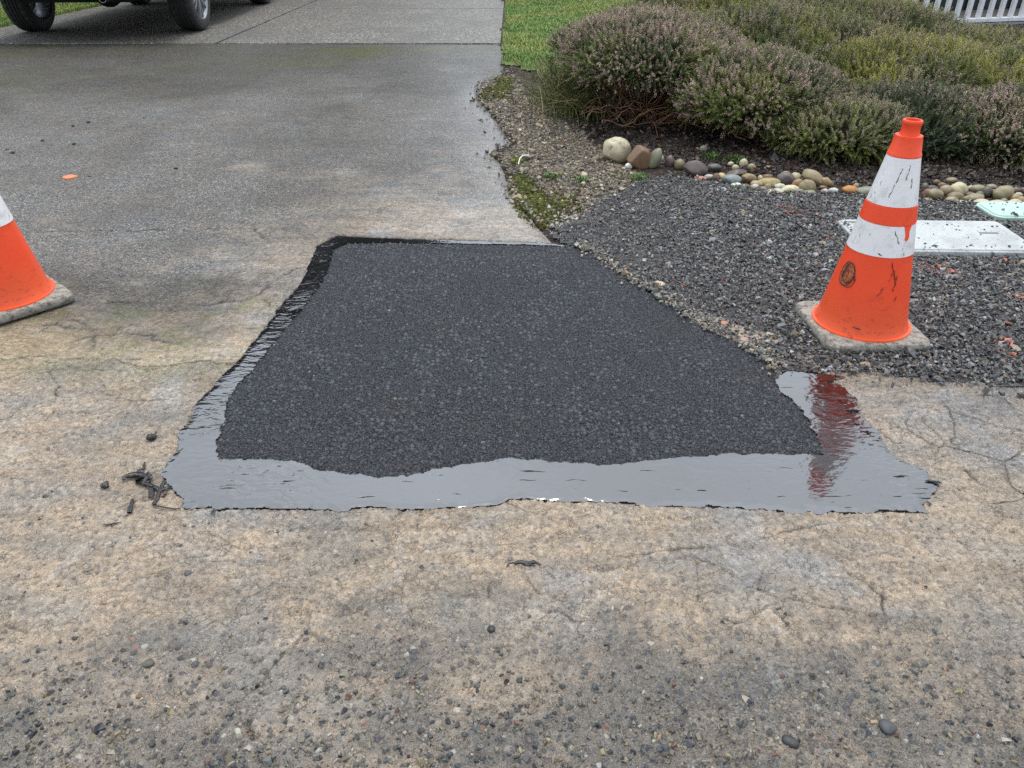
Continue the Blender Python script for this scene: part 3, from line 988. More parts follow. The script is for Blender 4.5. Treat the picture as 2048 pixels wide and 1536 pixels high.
# ------------------------------------------------------------------ lawn
n = NT('lawn_ground')
co = n.coord()
n.fin(color=n.ramp(n.noise(co, 3, 5, .6), [(.3, (.05, .085, .015)), (.55, (.10, .15, .03)), (.75, (.15, .14, .05))]), rough=.9)
LAWN_R = np.vstack([[(CONC_X1 + .02, 8.3), (CONC_X1 + .02, 14.75), (2.0, 14.75), (3.2, 13.4), (4.3, 11.2), (3.0, 8.6), (1.6, 7.2), (.9, 6.9), (.35, 7.4)]])
X, Y, q = grid(axis((CONC_X1 + .02, 4.5, .05)), axis((6.8, 14.8, .05)), lambda x, y: pip(*wob(x, y, .2, 4, 97), LAWN_R))
lz = lambda x, y: np.maximum(soil_z(x, y), 0) + .012 + .0 * x
X2, Y2, q2 = grid(axis((-16, CONC_X0 - .02, .25)), axis((5.0, 26, .25)))
q2 = q2 + len(X)
LX, LY = np.concatenate([X, X2]), np.concatenate([Y, Y2])
LZ = np.concatenate([lz(X, Y), np.full(len(X2), .012)])
o = link('lawn', np_mesh('lawn', np.stack([LX, LY, LZ], 1), [q, q2], True), n.m)
tag(o, kind='structure')


def blades(px, py, pz, L, wid, lean, col, name, mat=M_BLADE):
    n = len(px)
    a = rng.uniform(0, 6.283, n)
    d = np.stack([np.cos(a), np.sin(a), np.zeros(n)], 1)
    sd = np.stack([-np.sin(a), np.cos(a), np.zeros(n)], 1) * (wid / 2)[:, None]
    base = np.stack([px, py, pz], 1)
    up = np.array([0, 0, 1.0])
    p1 = base + up * (L * .55)[:, None] + d * (L * lean * .3)[:, None]
    p2 = base + up * (L * (1 - lean * .35))[:, None] + d * (L * lean)[:, None]
    V = np.stack([base - sd, base + sd, p1 + sd * .8, p1 - sd * .8, p2], 1).reshape(-1, 3)
    i = (np.arange(n) * 5)[:, None]
    cc = np.repeat(col, 5, 0).reshape(n, 5, 3)
    cc[:, :2] *= .6
    return link(name, np_mesh(name, V, [i + np.array([0, 1, 2, 3]), i + np.array([3, 2, 4])], False, col=cc.reshape(-1, 3)), mat)


N = 150000
px, py = rng.uniform(CONC_X1 + .02, 4.3, N), rng.uniform(6.9, 14.7, N)
m = pip(*wob(px, py, .2, 4, 97), LAWN_R)
px, py = px[m], py[m]
worn = vnoise(px, py, 1.6, 98, 4)
mm = rng.random(len(px)) < .25 + 1.2 * sstep(.28, .45, worn) * sstep(CONC_X1, CONC_X1 + .35, px + .25 * (worn - .3))
px, py, worn = px[mm], py[mm], worn[mm]
p2x, p2y = rng.uniform(-8.6, CONC_X0 - .02, 26000), rng.uniform(9.5, 15, 26000)
px, py = np.concatenate([px, p2x]), np.concatenate([py, p2y])
n_ = len(px)
pz = np.where(px > -1, np.maximum(soil_z(px, py), 0) + .008, .01)
tone = vnoise(px, py * .6, 2.0, 99, 4)
c1, c2, c3 = np.array((.17, .30, .055)), np.array((.29, .36, .085)), np.array((.34, .31, .12))
tt = sstep(.35, .65, tone)[:, None]
col = c1 * (1 - tt) + c2 * tt
dry = (rng.random(n_) < .06 + .5 * sstep(.55, .75, vnoise(px, py, 1.7, 100, 3)))[:, None]
col = np.where(dry, c3, col) * rng.uniform(.6, 1.3, (n_, 1))
o = blades(px, py, pz, rng.uniform(.035, .08, n_), rng.uniform(.004, .008, n_), rng.uniform(.2, .9, n_), col, 'grass')
tag(o, 'short green lawn grass beside the concrete driveway', 'grass', kind='stuff')

# moss cushions
pts = []
for (u, v, r0, cnt) in [(1046, 358, .05, 260), (1050, 380, .06, 420), (1064, 402, .09, 520), (1085, 418, .10, 340), (1125, 408, .12, 200), (1078, 436, .08, 160), (1000, 175, .10, 700), (985, 190, .1, 350), (1012, 160, .08, 300), (1035, 320, .04, 150)]:
    cx, cy = G(u, v)
    pts.append(np.stack([rng.normal(cx, r0 * .55, cnt), rng.normal(cy, r0 * .9, cnt)], 1))
pts = np.concatenate(pts)
col = palette(len(pts), [(.085, .10, .018), (.13, .145, .022), (.06, .065, .02), (.10, .075, .04)], [3, 2, 3, 1.5])
o = chips('moss', pts[:, 0], pts[:, 1], soil_z(pts[:, 0], pts[:, 1]) + .012, rng.lognormal(math.log(.009), .4, len(pts)), col, .8, .6, M_MOSS)
tag(o, 'yellow green moss along the broken driveway edge', 'moss', kind='stuff')


# ------------------------------------------------------------------ heather
def sprig_template(flower, seed):
    """unit sprig along +z: needle leaves up the stem, small bells towards the tip"""
    r = np.random.default_rng(seed)
    V, F, K = [], [], []          # K: 0 stem, 1 needle, 2 flower
    def tri(a, b, c, k):
        i = len(V)
        V.extend([a, b, c]); K.extend([k] * 3); F.append((i, i + 1, i + 2))
    bend = np.array([.18, .0, 0])
    axp = lambda t: np.array([0, 0, t]) + bend * t * t
    tri(axp(0) + (.012, 0, 0), axp(0) - (.012, 0, 0), axp(.95), 0)
    n = 22
    for k in range(n):
        t = .12 + .86 * k / n
        a = k * 2.4 + r.uniform(-.3, .3)
        d = np.array([math.cos(a), math.sin(a), 0])
        s = np.array([-math.sin(a), math.cos(a), 0])
        b = axp(t)
        isf = t > (1 - flower) and r.random() < .85
        if isf:
            w, L = .036, .066
            m = b + d * .05 + np.array([0, 0, r.uniform(-.01, .03)])
            tri(b + s * .01, m + s * w + (0, 0, .03), m + d * L * .7 - (0, 0, .03), 2)
            tri(b - s * .01, m + d * L * .7 - (0, 0, .03), m - s * w + (0, 0, .03), 2)
        else:
            L = .15 * (1 - .4 * t) + .03
            tri(b + s * .022, b - s * .022, b + d * L + np.array([0, 0, L * .9]), 1)
    return np.array(V, float), np.array(F), np.array(K)


SPRIGS = {f: [sprig_template(f, 10 * i + j) for j in range(3)] for i, f in enumerate((0.0, .22, .55))}


def place_sprigs(P, D, L, kind, green, pink):
    """P (n,3) roots, D (n,3) unit directions, L lengths; returns verts, faces, colours"""
    Vs, Fs, Cs = [], [], []
    base = 0
    fk = np.array([0.0, .22, .55])[kind]
    for f in (0.0, .22, .55):
        for j in range(3):
            sel = np.where((fk == f) & (np.arange(len(P)) % 3 == j))[0]
            if not len(sel): continue
            T, F, K = SPRIGS[f][j]
            d = D[sel]
            h = np.where(np.abs(d[:, 2:3]) < .9, np.array([[0, 0, 1.0]]), np.array([[1.0, 0, 0]]))
            ang = rng.uniform(0, 6.283, len(sel))[:, None]
            x = np.cross(h, d); x /= np.linalg.norm(x, axis=1)[:, None]
            y = np.cross(d, x)
            x, y = x * np.cos(ang) + y * np.sin(ang), -x * np.sin(ang) + y * np.cos(ang)
            V = P[sel][:, None] + L[sel][:, None, None] * (T[None, :, 0:1] * x[:, None] + T[None, :, 1:2] * y[:, None] + T[None, :, 2:3] * d[:, None])
            C = np.empty((len(sel), len(T), 3))
            C[:, K == 0] = (.05, .035, .02)
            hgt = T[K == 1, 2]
            C[:, K == 1] = green[sel][:, None] * (.45 + 1.0 * hgt)[None, :, None]  # shade at the root and highlight at the tip painted into needle colour
            C[:, K == 2] = pink[sel][:, None] * rng.uniform(.7, 1.25, (len(sel), (K == 2).sum(), 1))
            Fs.append((F[None] + (np.arange(len(sel)) * len(T))[:, None, None] + base).reshape(-1, 3))
            base += len(sel) * len(T)
            Vs.append(V.reshape(-1, 3)); Cs.append(C.reshape(-1, 3))
    return np.concatenate(Vs), np.concatenate(Fs), np.concatenate(Cs)


def crown_radius(ux, uy, uz, seed):
    a = np.arctan2(uy, ux)
    return 1 + .20 * (vnoise(a * .9 + 10, uz * 1.3 + 5, 1.7, seed, 3) - .5) * 2 + .10 * (vnoise(a * .9 + 3, uz + 9, 5.5, seed + 5, 2) - .5) * 2


def tubes(paths, radii, sides=5):
    Vs, Fs = [], []
    base = 0
    for p, r in zip(paths, radii):
        p = np.asarray(p, float)
        n = len(p)
        t = np.gradient(p, axis=0)
        t /= np.linalg.norm(t, axis=1)[:, None] + 1e-9
        h = np.where(np.abs(t[:, 2:3]) < .9, np.array([[0, 0, 1.0]]), np.array([[1.0, 0, 0]]))
        x = np.cross(h, t); x /= np.linalg.norm(x, axis=1)[:, None]
        y = np.cross(t, x)
        a = np.linspace(0, 2 * np.pi, sides, endpoint=False)
        rr = np.linspace(r, r * .45, n) if np.isscalar(r) else np.asarray(r)
        V = p[:, None] + rr[:, None, None] * (np.cos(a)[None, :, None] * x[:, None] + np.sin(a)[None, :, None] * y[:, None])
        i = np.arange(n * sides).reshape(n, sides) + base
        F = np.stack([i[:-1], np.roll(i[:-1], -1, 1), np.roll(i[1:], -1, 1), i[1:]], -1).reshape(-1, 4)
        Vs.append(V.reshape(-1, 3)); Fs.append(F)
        base += n * sides
    return np.concatenate(Vs), np.concatenate(Fs)


def heather(x, y, rx, ry, zc, rz, lowdeg, label, greens, pinks, flow, dens=1500, L0=.085, seed=0, stems=40):
    """one heather shrub: crown of sprigs round an ellipsoid, dense inner twigs, woody stems to the soil"""
    zb = float(soil_z(np.array([x]), np.array([y]))[0])
    root = empty('heather_shrub', (x, y, zb))
    tag(root, label, 'heather', 'heather shrubs on the bank')
    zc_ = zc - zb
    area = 2 * math.pi * ((rx * ry) ** 1.6 / 2 + (rx * rz) ** 1.6 / 4 + (ry * rz) ** 1.6 / 4) ** (1 / 1.6)
    n = int(dens * area * 1.9)
    a = rng.uniform(0, 2 * np.pi, n)
    uz = rng.uniform(math.sin(R(lowdeg)), 1, n)
    c = np.sqrt(1 - uz * uz)
    U = np.stack([c * np.cos(a), c * np.sin(a), uz], 1)
    rad = crown_radius(U[:, 0], U[:, 1], U[:, 2], seed)
    dep = np.where(rng.random(n) < .3, rng.uniform(.72, .9, n), rng.uniform(.86, .97, n))
    P = U * np.array([rx, ry, rz]) * (rad * dep)[:, None] + (0, 0, zc_)
    P[:, 2] = np.maximum(P[:, 2], .02)
    nrm = U / np.array([rx, ry, rz]); nrm /= np.linalg.norm(nrm, axis=1)[:, None]
    D = nrm * .85 + np.array([0, 0, .55]) * (.35 + .65 * np.clip(U[:, 2:3] + .25, 0, 1)) + rng.normal(0, .28, (n, 3))
    D /= np.linalg.norm(D, axis=1)[:, None]
    L = L0 * rng.uniform(.7, 1.35, n)
    patchy = vnoise(P[:, 0] + x, P[:, 1] + y + P[:, 2], 4.5, seed + 40, 3)
    p_fl = np.clip(flow + (patchy - .5) * 1.3 + .25 * (U[:, 2] - .3), 0, 1)
    rr = rng.random(n)
    kind = np.where(rr < p_fl * .75, 2, np.where(rr < p_fl * 1.2 + .12, 1, 0))
    gt = np.clip((vnoise(P[:, 0] + x, P[:, 1] + y + P[:, 2], 3.2, seed + 50, 3) - .3) * 2.5 + rng.normal(0, .2, n), 0, 1)[:, None]
    green = (np.array(greens[0]) * (1 - gt) + np.array(greens[1]) * gt) * rng.uniform(.65, 1.35, (n, 1))
    pink = (np.array(pinks[0])[None] * (1 - rr[:, None]) + np.array(pinks[1])[None] * rr[:, None]) * rng.uniform(.7, 1.3, (n, 1))
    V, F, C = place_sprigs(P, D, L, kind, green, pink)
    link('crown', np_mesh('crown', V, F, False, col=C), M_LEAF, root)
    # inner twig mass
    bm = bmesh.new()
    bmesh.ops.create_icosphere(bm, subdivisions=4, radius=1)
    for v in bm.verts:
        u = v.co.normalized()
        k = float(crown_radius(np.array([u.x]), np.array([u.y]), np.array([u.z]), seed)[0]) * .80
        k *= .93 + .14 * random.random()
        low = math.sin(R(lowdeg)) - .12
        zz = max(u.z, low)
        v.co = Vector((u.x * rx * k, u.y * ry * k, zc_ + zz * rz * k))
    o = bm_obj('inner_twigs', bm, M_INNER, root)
    if stems:
        paths, radii = [], []
        for i in range(stems if stems > 100 else 0):      # bare shoots sprawling out below the crown
            b = np.array([random.gauss(0, .16), random.uniform(-.45, .05), .0])
            aa = R(random.uniform(-150, -5))
            ln = random.uniform(.22, .55)
            tip = b + np.array([math.cos(aa) * ln, math.sin(aa) * ln * .75, random.uniform(.0, .20)])
            mid_ = (b + tip) / 2 + np.array([random.gauss(0, .05), random.gauss(0, .04), random.uniform(.04, .2)])
            tt = np.linspace(0, 1, 7)[:, None]
            p = b * (1 - tt) ** 2 + 2 * mid_ * tt * (1 - tt) + tip * tt ** 2
            p[1:-1] += np.random.default_rng(900 + i).normal(0, .010, (5, 3))
            paths.append(p); radii.append(random.uniform(.003, .0065))
        for i in range(stems):
            aa = random.uniform(0, 6.283)
            e = random.uniform(.35, .85)
            ex, ey = math.cos(aa) * rx * e, math.sin(aa) * ry * e
            b = np.array([random.gauss(0, .10), random.gauss(0, .10), -.02])
            tip = np.array([ex, ey, zc_ + rz * random.uniform(-.1, .3)])
            mid_ = (b + tip) / 2 + np.array([ex * .25, ey * .25, -zc_ * random.uniform(.05, .45)])
            tt = np.linspace(0, 1, 7)[:, None]
            p = b * (1 - tt) ** 2 + 2 * mid_ * tt * (1 - tt) + tip * tt ** 2
            p[1:-1] += np.random.default_rng(i + seed).normal(0, .012, (5, 3))
            paths.append(p); radii.append(random.uniform(.003, .007))
        V, F = tubes(paths, radii)
        c = np.repeat(palette(len(paths), [(.24, .135, .075), (.36, .24, .15), (.13, .07, .045)], [4, 2, 3]), 35, 0)
        link('stems', np_mesh('stems', V, F, True, col=c), M_TWIG, root)
    return root


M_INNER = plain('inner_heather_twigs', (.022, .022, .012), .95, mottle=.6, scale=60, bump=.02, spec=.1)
PK = ((.44, .31, .29), (.62, .53, .40))
PK2 = ((.36, .29, .23), (.50, .45, .30))
GD = ((.055, .085, .020), (.15, .175, .040))
GO = ((.062, .085, .018), (.22, .225, .042))
GY = ((.070, .094, .019), (.24, .24, .042))
heather(.98, 5.95, .62, .72, .41, .26, -14, 'pink flowering heather with bare brown stems showing beneath, next to the white boulder', GD, PK, .50, 2100, .085, 3, 150)
heather(1.62, 5.28, .52, .50, .25, .25, -20, 'pink heather whose ridge slopes down behind the river stone border', GD, PK, .44, 2100, .085, 14, 50)
heather(2.02, 4.86, .40, .34, .13, .16, -30, 'low greyish pink heather behind the orange stone', GD, PK2, .45, 2100, .075, 25, 30)
heather(2.05, 6.65, .92, .90, .27, .34, -20, 'broad olive green heather directly behind the pink ridge', GO, PK2, .24, 1250, .10, 36, 0)
heather(1.90, 8.0, .92, .85, .30, .42, -20, 'tall olive heather nearest the lawn at the back of the bank', GO, PK2, .28, 1100, .10, 47, 0)
heather(3.0, 7.6, 1.08, .95, .26, .37, -20, 'pale tipped olive heather below the white railing', GO, PK2, .34, 1050, .10, 58, 0)
heather(3.75, 6.75, .80, .85, .17, .27, -20, 'yellowish heather hump hiding the foot of the railing posts', GO, PK2, .34, 1100, .10, 69, 0)
heather(2.85, 5.95, .86, .78, .19, .29, -20, 'yellowish green heather in the middle of the bank', GY, PK2, .18, 1300, .095, 70, 0)
heather(3.7, 5.65, .80, .72, .17, .26, -20, 'yellow green heather beside the yellowish middle one, above the grey pink front clump', GY, PK2, .22, 1300, .095, 81, 0)
heather(2.55, 5.12, .52, .48, .12, .21, -30, 'dark green feathery heather right behind the cone top', ((.022, .04, .016), (.05, .07, .022)), PK2, .22, 2000, .08, 92, 20)
heather(3.15, 4.82, .50, .42, .13, .21, -30, 'grey pink heather hanging over the cobbles beyond the cone', GD, PK, .52, 2000, .085, 103, 30)
heather(4.0, 4.85, .55, .45, .13, .22, -30, 'pink heather at the far end of the cobble row', GD, PK, .5, 1500, .085, 114, 0)
heather(4.55, 6.1, .75, .85, .10, .20, -20, 'olive heather beyond the yellow green ones', GO, PK, .3, 1000, .085, 125, 0)
heather(4.75, 7.4, .65, .75, .03, .15, -20, 'pink tipped heather at the foot of the grey deck skirting', GO, PK, .4, 900, .085, 136, 0)

# dry sedge tuft at the lawn end of the pink heather
root = empty('sedge_tuft', (.48, 6.25, 0))
tag(root, 'sprawling tuft of green and straw coloured grass blades against the pink heather', 'grass tuft')
paths, radii, cols = [], [], []
for i in range(900):
    bx, by = random.gauss(0, .13), random.gauss(0, .26)
    a = random.uniform(0, 6.283)
    L = random.uniform(.22, .46)
    out = random.uniform(.1, .32)
    t = np.linspace(0, 1, 6)[:, None]
    p = np.array([bx, by, 0]) + t * np.array([0, 0, L]) + t ** 2 * np.array([math.cos(a) * out, math.sin(a) * out, -L * random.uniform(.1, .75)])
    paths.append(p); radii.append(random.uniform(.0016, .003))
V, F = tubes(paths, radii, 3)
c = np.repeat(palette(900, [(.14, .17, .04), (.08, .11, .03), (.36, .29, .14), (.23, .20, .08)], [5, 4, 2.2, 2]), 18, 0)
link('blades', np_mesh('blades', V, F, True, col=c), M_BLADE, root)
P = np.stack([rng.normal(0, .15, 520), rng.normal(0, .27, 520), rng.uniform(.05, .30, 520)], 1)
D = rng.normal(0, .5, (520, 3)) + (0, 0, .8)
D /= np.linalg.norm(D, axis=1)[:, None]
V, F, C = place_sprigs(P, D, rng.uniform(.07, .12, 520), np.zeros(520, int), palette(520, [(.05, .065, .016), (.09, .09, .025)], [1, 1]), np.ones((520, 3)) * .3)
link('leafy_sprigs', np_mesh('leafy_sprigs', V, F, False, col=C), M_LEAF, root)

# ------------------------------------------------------------------ river stones and boulders
n = NT('river_stone')
co = n.coord()
oi = n.n('ObjectInfo')
wc = n.warp(co, 30, .02)
f1 = n.noise(wc, 45, 5, .65)
c = n.mix(.75, oi.outputs['Color'], n.mix(f1, (.45, .43, .38), (1.45, 1.45, 1.42)), 'MULTIPLY')
spots = n.mr(n.noise(co, 190, 4, .7), .56, .70, 0, .5)
c = n.mix(spots, c, (.07, .06, .045))
moss_ = n.math('MULTIPLY', n.mr(n.noise(co, 26, 5, .7), .54, .68), n.mr(oi.outputs['Alpha'], .2, .9))
c = n.mix(n.math('MULTIPLY', moss_, .8), c, (.16, .17, .06))
c = n.mix(n.mr(n.noise(co, 16, 5, .7), .50, .70, 0, .45), c, (.085, .066, .048))
n.fin(color=c, rough=n.mr(f1, .3, .7, .35, .6), normal=n.bump(n.noise(co, 120, 5, .65), .5, .004))
M_STONE = n.m

YW, CR, TN, OL, BR, GR, DK, WH, PU, OR, GB = ((.38, .30, .13), (.52, .47, .33), (.36, .28, .17), (.22, .19, .10), (.17, .105, .06), (.22, .23, .20),
                                             (.075, .07, .066), (.66, .64, .58), (.13, .10, .095), (.50, .21, .05), (.21, .25, .25))
# u, v (centre), width px, height px, colour, angularity, moss, label
STONES = [
    (1231, 299, 50, 50, CR, .85, 1, 'large cream white boulder with greenish lichen at the end of the stone row'),
    (1281, 313, 60, 44, (.19, .115, .065), .85, 0, 'large flat faced rust brown boulder leaning on the cream one'),
    (1310, 315, 24, 40, (.20, .20, .13), .7, .6, 'grey green upright slab behind the rust brown boulder'),
    (1257, 328, 15, 11, (.8, .8, .8), .3, 0, 'bright white pebble in front of the two boulders'),
    (1323, 314, 13, 12, (.30, .29, .22), .1, 0, 'small pale egg shaped stone behind the grey green slab'),
    (1340, 320, 20, 21, PU, .35, 0, 'dull purple brown stone beside the olive upright one'),
    (1359, 325, 20, 23, OL, .3, .8, 'olive yellow upright stone between purple and dark ones'),
    (1393, 335, 46, 29, (.10, .082, .075), .7, 0, 'big dark angular stone with one pale edge'),
    (1406, 300, 15, 11, (.25, .26, .20), .3, .3, 'flat grey green stone alone on the soil'),
    (1395, 300, 10, 8, (.26, .16, .11), .3, 0, 'small reddish stone touching the flat one on the soil'),
    (1429, 333, 30, 15, (.09, .095, .085), .6, 0, 'thin dark slate lying behind the row'),
    (1401, 354, 26, 9, (.46, .22, .12), .5, 0, 'flat orange pink sliver at the gravel edge'),
    (1419, 350, 19, 12, (.40, .43, .41), .3, 0, 'light grey stone next to the orange pink sliver'),
    (1444, 350, 19, 16, (.50, .40, .22), .15, 0, 'rounded golden tan stone against the blue grey one'),
    (1433, 352, 15, 16, BR, .6, 0, 'brown wedge between light grey and golden stones'),
    (1466, 356, 36, 21, GB, .45, 0, 'big blue grey smooth stone near the gravel'),
    (1472, 367, 22, 8, WH, .4, 0, 'flat white stone below the blue grey one'),
    (1461, 327, 14, 8, CR, .1, 0, 'small pale oval stone left of a green weed'),
    (1471, 333, 13, 10, CR, .1, 0, 'small round cream stone in front of the pale oval'),
    (1487, 326, 15, 16, (.55, .48, .32), .1, 0, 'cream egg standing upright beside the weed'),
    (1504, 332, 16, 10, TN, .15, 0, 'tan oval stone next to the standing egg'),
    (1473, 343, 38, 12, (.13, .09, .075), .7, 0, 'long brown slab tilted behind the blue grey stone'),
    (1499, 352, 28, 19, (.30, .22, .12), .6, .4, 'rough spotted tan stone at the end of the brown slab'),
    (1521, 353, 10, 11, CR, .2, 0, 'tiny cream stone between rough tan and brown ones'),
    (1536, 350, 22, 10, (.20, .125, .06), .2, 0, 'smooth brown stone on top of the mossy one'),
    (1539, 361, 42, 18, YW, .35, .9, 'long yellow mossy stone in the middle of the pile'),
    (1573, 355, 40, 23, (.12, .10, .10), .6, 0, 'purple grey slab in the middle of the pile'),
    (1571, 346, 20, 12, (.36, .29, .17), .2, .4, 'tan stone peeping over the purple grey slab'),
    (1591, 353, 19, 19, (.48, .42, .28), .25, .3, 'upright cream stone right of the purple grey slab'),
    (1596, 365, 21, 18, (.32, .19, .09), .2, 0, 'reddish brown stone under the upright cream one'),
    (1630, 356, 50, 23, (.30, .24, .14), .3, 0, 'largest olive tan stone, long and sloping at the back'),
    (1655, 363, 28, 15, (.36, .26, .13), .7, .3, 'rough tan stone at the lower end of the long sloping one'),
    (1618, 371, 34, 23, (.26, .21, .115), .3, 0, 'blocky olive stone in front of the long sloping one'),
    (1560, 369, 21, 13, (.56, .54, .44), .2, 0, 'whitish oval in front of the purple grey slab'),
    (1582, 375, 31, 16, (.62, .57, .40), .2, .2, 'bright cream stone, the largest pale one of the front row'),
    (1514, 365, 24, 14, TN, .4, .2, 'tan stone left of the yellow mossy one'),
    (1509, 371, 16, 14, (.50, .49, .40), .4, 0, 'pointed cream stone beneath the tan one'),
    (1526, 374, 17, 8, OL, .2, 0, 'flat olive stone below the mossy one'),
    (1536, 370, 15, 12, (.24, .19, .09), .2, .3, 'round olive brown stone touching a black pebble'),
    (1545, 371, 10, 11, (.05, .045, .04), .2, 0, 'black pebble in the middle of the front row'),
    (1546, 380, 50, 8, (.58, .54, .42), .5, 0, 'long low whitish stone half sunk in gravel'),
    (1600, 380, 18, 12, GR, .3, 0, 'grey green stone at the foot of the bright cream one'),
    (1619, 381, 25, 9, (.26, .26, .18), .2, .3, 'flat grey olive stone below the blocky one'),
    (1650, 379, 15, 11, (.50, .48, .44), .8, 0, 'pale grey wedge standing in the gravel'),
    (1668, 378, 19, 11, (.52, .50, .47), .8, 0, 'whitish triangular stone at the end of the pile'),
    (1647, 372, 15, 9, BR, .5, 0, 'brown stone wedged above the pale grey wedge'),
    (1703, 377, 28, 14, OR, .12, 0, 'bright orange smooth stone on its own'),
    (1712, 369, 11, 9, TN, .1, 0, 'little tan pebble above the orange stone'),
    (1737, 380, 40, 15, (.20, .21, .16), .3, .3, 'long grey green stone partly behind the cone'),
    (1491, 370, 22, 9, BR, .5, 0, 'dark brown flat stone right of the white flat one'),
    (1505, 380, 20, 8, (.40, .37, .28), .4, 0, 'low pale stone sunk beside the long whitish one'),
    (1851, 371, 14, 13, (.10, .09, .075), .1, 0, 'dark round stone at the cone edge, upper row'),
    (1855, 385, 18, 16, BR, .2, 0, 'brown round stone at the cone edge, middle row'),
    (1872, 386, 32, 18, (.24, .20, .11), .25, 0, 'olive pear shaped stone near the cone'),
    (1868, 375, 22, 9, DK, .2, 0, 'dark flat stone above the pear shaped one'),
    (1892, 379, 21, 17, (.32, .25, .16), .1, 0, 'round tan stone beside the big cream egg'),
    (1916, 376, 29, 22, (.52, .46, .30), .12, 0, 'big cream egg shaped stone beyond the cone'),
    (1913, 389, 32, 14, (.20, .155, .085), .15, 0, 'long olive brown stone under the big cream egg'),
    (1873, 365, 14, 9, BR, .3, 0, 'brown stone of the top row close to the cone'),
    (1883, 370, 13, 10, (.22, .15, .09), .3, 0, 'brown stone touching the top of the round tan one'),
    (1903, 361, 21, 10, (.25, .20, .12), .4, 0, 'topmost olive stone, above the big cream egg'),
    (1857, 396, 15, 7, (.34, .24, .19), .2, 0, 'pinkish flat stone at the gravel by the cone'),
    (1906, 397, 24, 12, (.32, .29, .18), .5, .5, 'rough speckled stone below the long olive brown one'),
    (1924, 403, 26, 8, (.48, .44, .33), .3, 0, 'pale flat stone at the gravel, front row beyond the cone'),
    (1935, 395, 16, 10, OL, .1, 0, 'olive egg right of the rough speckled stone'),
    (1942, 375, 12, 11, CR, .2, 0, 'small cream stone right of the big cream egg'),
    (1957, 378, 26, 15, (.28, .24, .16), .2, 0, 'half tan half grey stone in the upper row'),
    (1951, 392, 31, 10, (.25, .21, .12), .1, 0, 'long thin olive stone in the middle row'),
    (1973, 383, 20, 17, (.085, .075, .06), .15, 0, 'blackish rounded stone between tan ones'),
    (1960, 387, 16, 10, (.15, .15, .135), .1, 0, 'grey pebble above the long thin olive stone'),
    (1984, 373, 18, 9, (.26, .24, .18), .3, 0, 'grey tan stone at the back, behind the blackish one'),
    (2005, 386, 34, 25, (.29, .25, .15), .1, 0, 'biggest rounded khaki stone beyond the cone'),
    (1965, 402, 26, 10, (.52, .47, .34), .25, 0, 'cream flat stone in front of the long thin olive one'),
    (1996, 405, 30, 11, (.50, .43, .30), .3, 0, 'cream tan stone in front of the biggest khaki one'),
    (2027, 404, 26, 13, (.52, .45, .31), .15, 0, 'cream dome shaped stone touching the gravel near the pale green lid'),
    (2033, 380, 16, 11, BR, .1, 0, 'brown round stone at the back, past the biggest khaki one'),
    (2029, 393, 20, 13, (.36, .27, .15), .1, 0, 'smooth tan stone above the cream dome'),
    (2038, 388, 14, 8, CR, .1, 0, 'small cream oval over the smooth tan stone'),
    (2044, 398, 16, 13, (.33, .23, .12), .1, 0, 'caramel stone past the cream dome'),
    (2009, 400, 15, 11, GR, .1, 0, 'grey pebble between the cream tan stone and the dome'),
    (1939, 386, 16, 9, (.12, .085, .05), .2, 0, 'dark brown stone tucked behind the olive egg'),
    (1987, 383, 12, 9, (.17, .15, .09), .1, 0, 'small olive stone between the blackish and biggest khaki stones'),
    (2047, 380, 13, 13, DK, .1, 0, 'dark stone at the back, past the brown round one'),
]
for i, (u, v, w, h, col, ang, mo, lab) in enumerate(STONES):
    vb = v + h * .42
    bx, by = G(u, vb)
    dep = math.hypot(math.hypot(bx, by), CAM_H)
    sx = w / FPX * dep * .5 * 1.0
    sz = h / FPX * dep * .5 * 1.10
    sy = max(.7 * sx, min(sz * 1.0, sx * 1.1))
    zb = float(soil_z(np.array([bx]), np.array([by]))[0])
    bm = bmesh.new()
    bmesh.ops.create_icosphere(bm, subdivisions=4 if w > 26 else 3, radius=1)
    r_ = np.random.default_rng(500 + i)
    planes = r_.normal(0, 1, (9, 3)); planes /= np.linalg.norm(planes, axis=1)[:, None]
    off = r_.uniform(.55, .9, 9)
    ph = r_.uniform(0, 6, 6)
    for vv in bm.verts:
        p = np.array(vv.co)
        k = 1 + .07 * math.sin(2.1 * p[0] + ph[0]) + .07 * math.sin(2.4 * p[1] + ph[1]) + .06 * math.sin(2.7 * p[2] + ph[2]) + .03 * math.sin(6 * p[0] + 5 * p[2] + ph[3])
        p = p * k
        for pl, of in zip(planes, off):
            ex = p @ pl - (of + (1 - ang) * .35)
            if ex > 0: p = p - pl * ex * (.35 + .6 * ang)
        vv.co = Vector(p * (sx, sy, sz))
    o = bm_obj('river_stone' if w < 48 else 'boulder', bm, M_STONE, None, True, 40 if ang > .6 else None)
    o.location = (bx, by + sy * .35, zb + sz * .62)
    o.rotation_euler = (random.uniform(-.15, .15), random.uniform(-.12, .12) + (.45 if 'sloping' in lab else 0) + (.5 if 'rust' in lab else 0), random.uniform(-.3, .3))
    o.color = (*col, mo)
    tag(o, lab, 'boulder' if w >= 48 else 'stone', 'stones edging the planting bed')

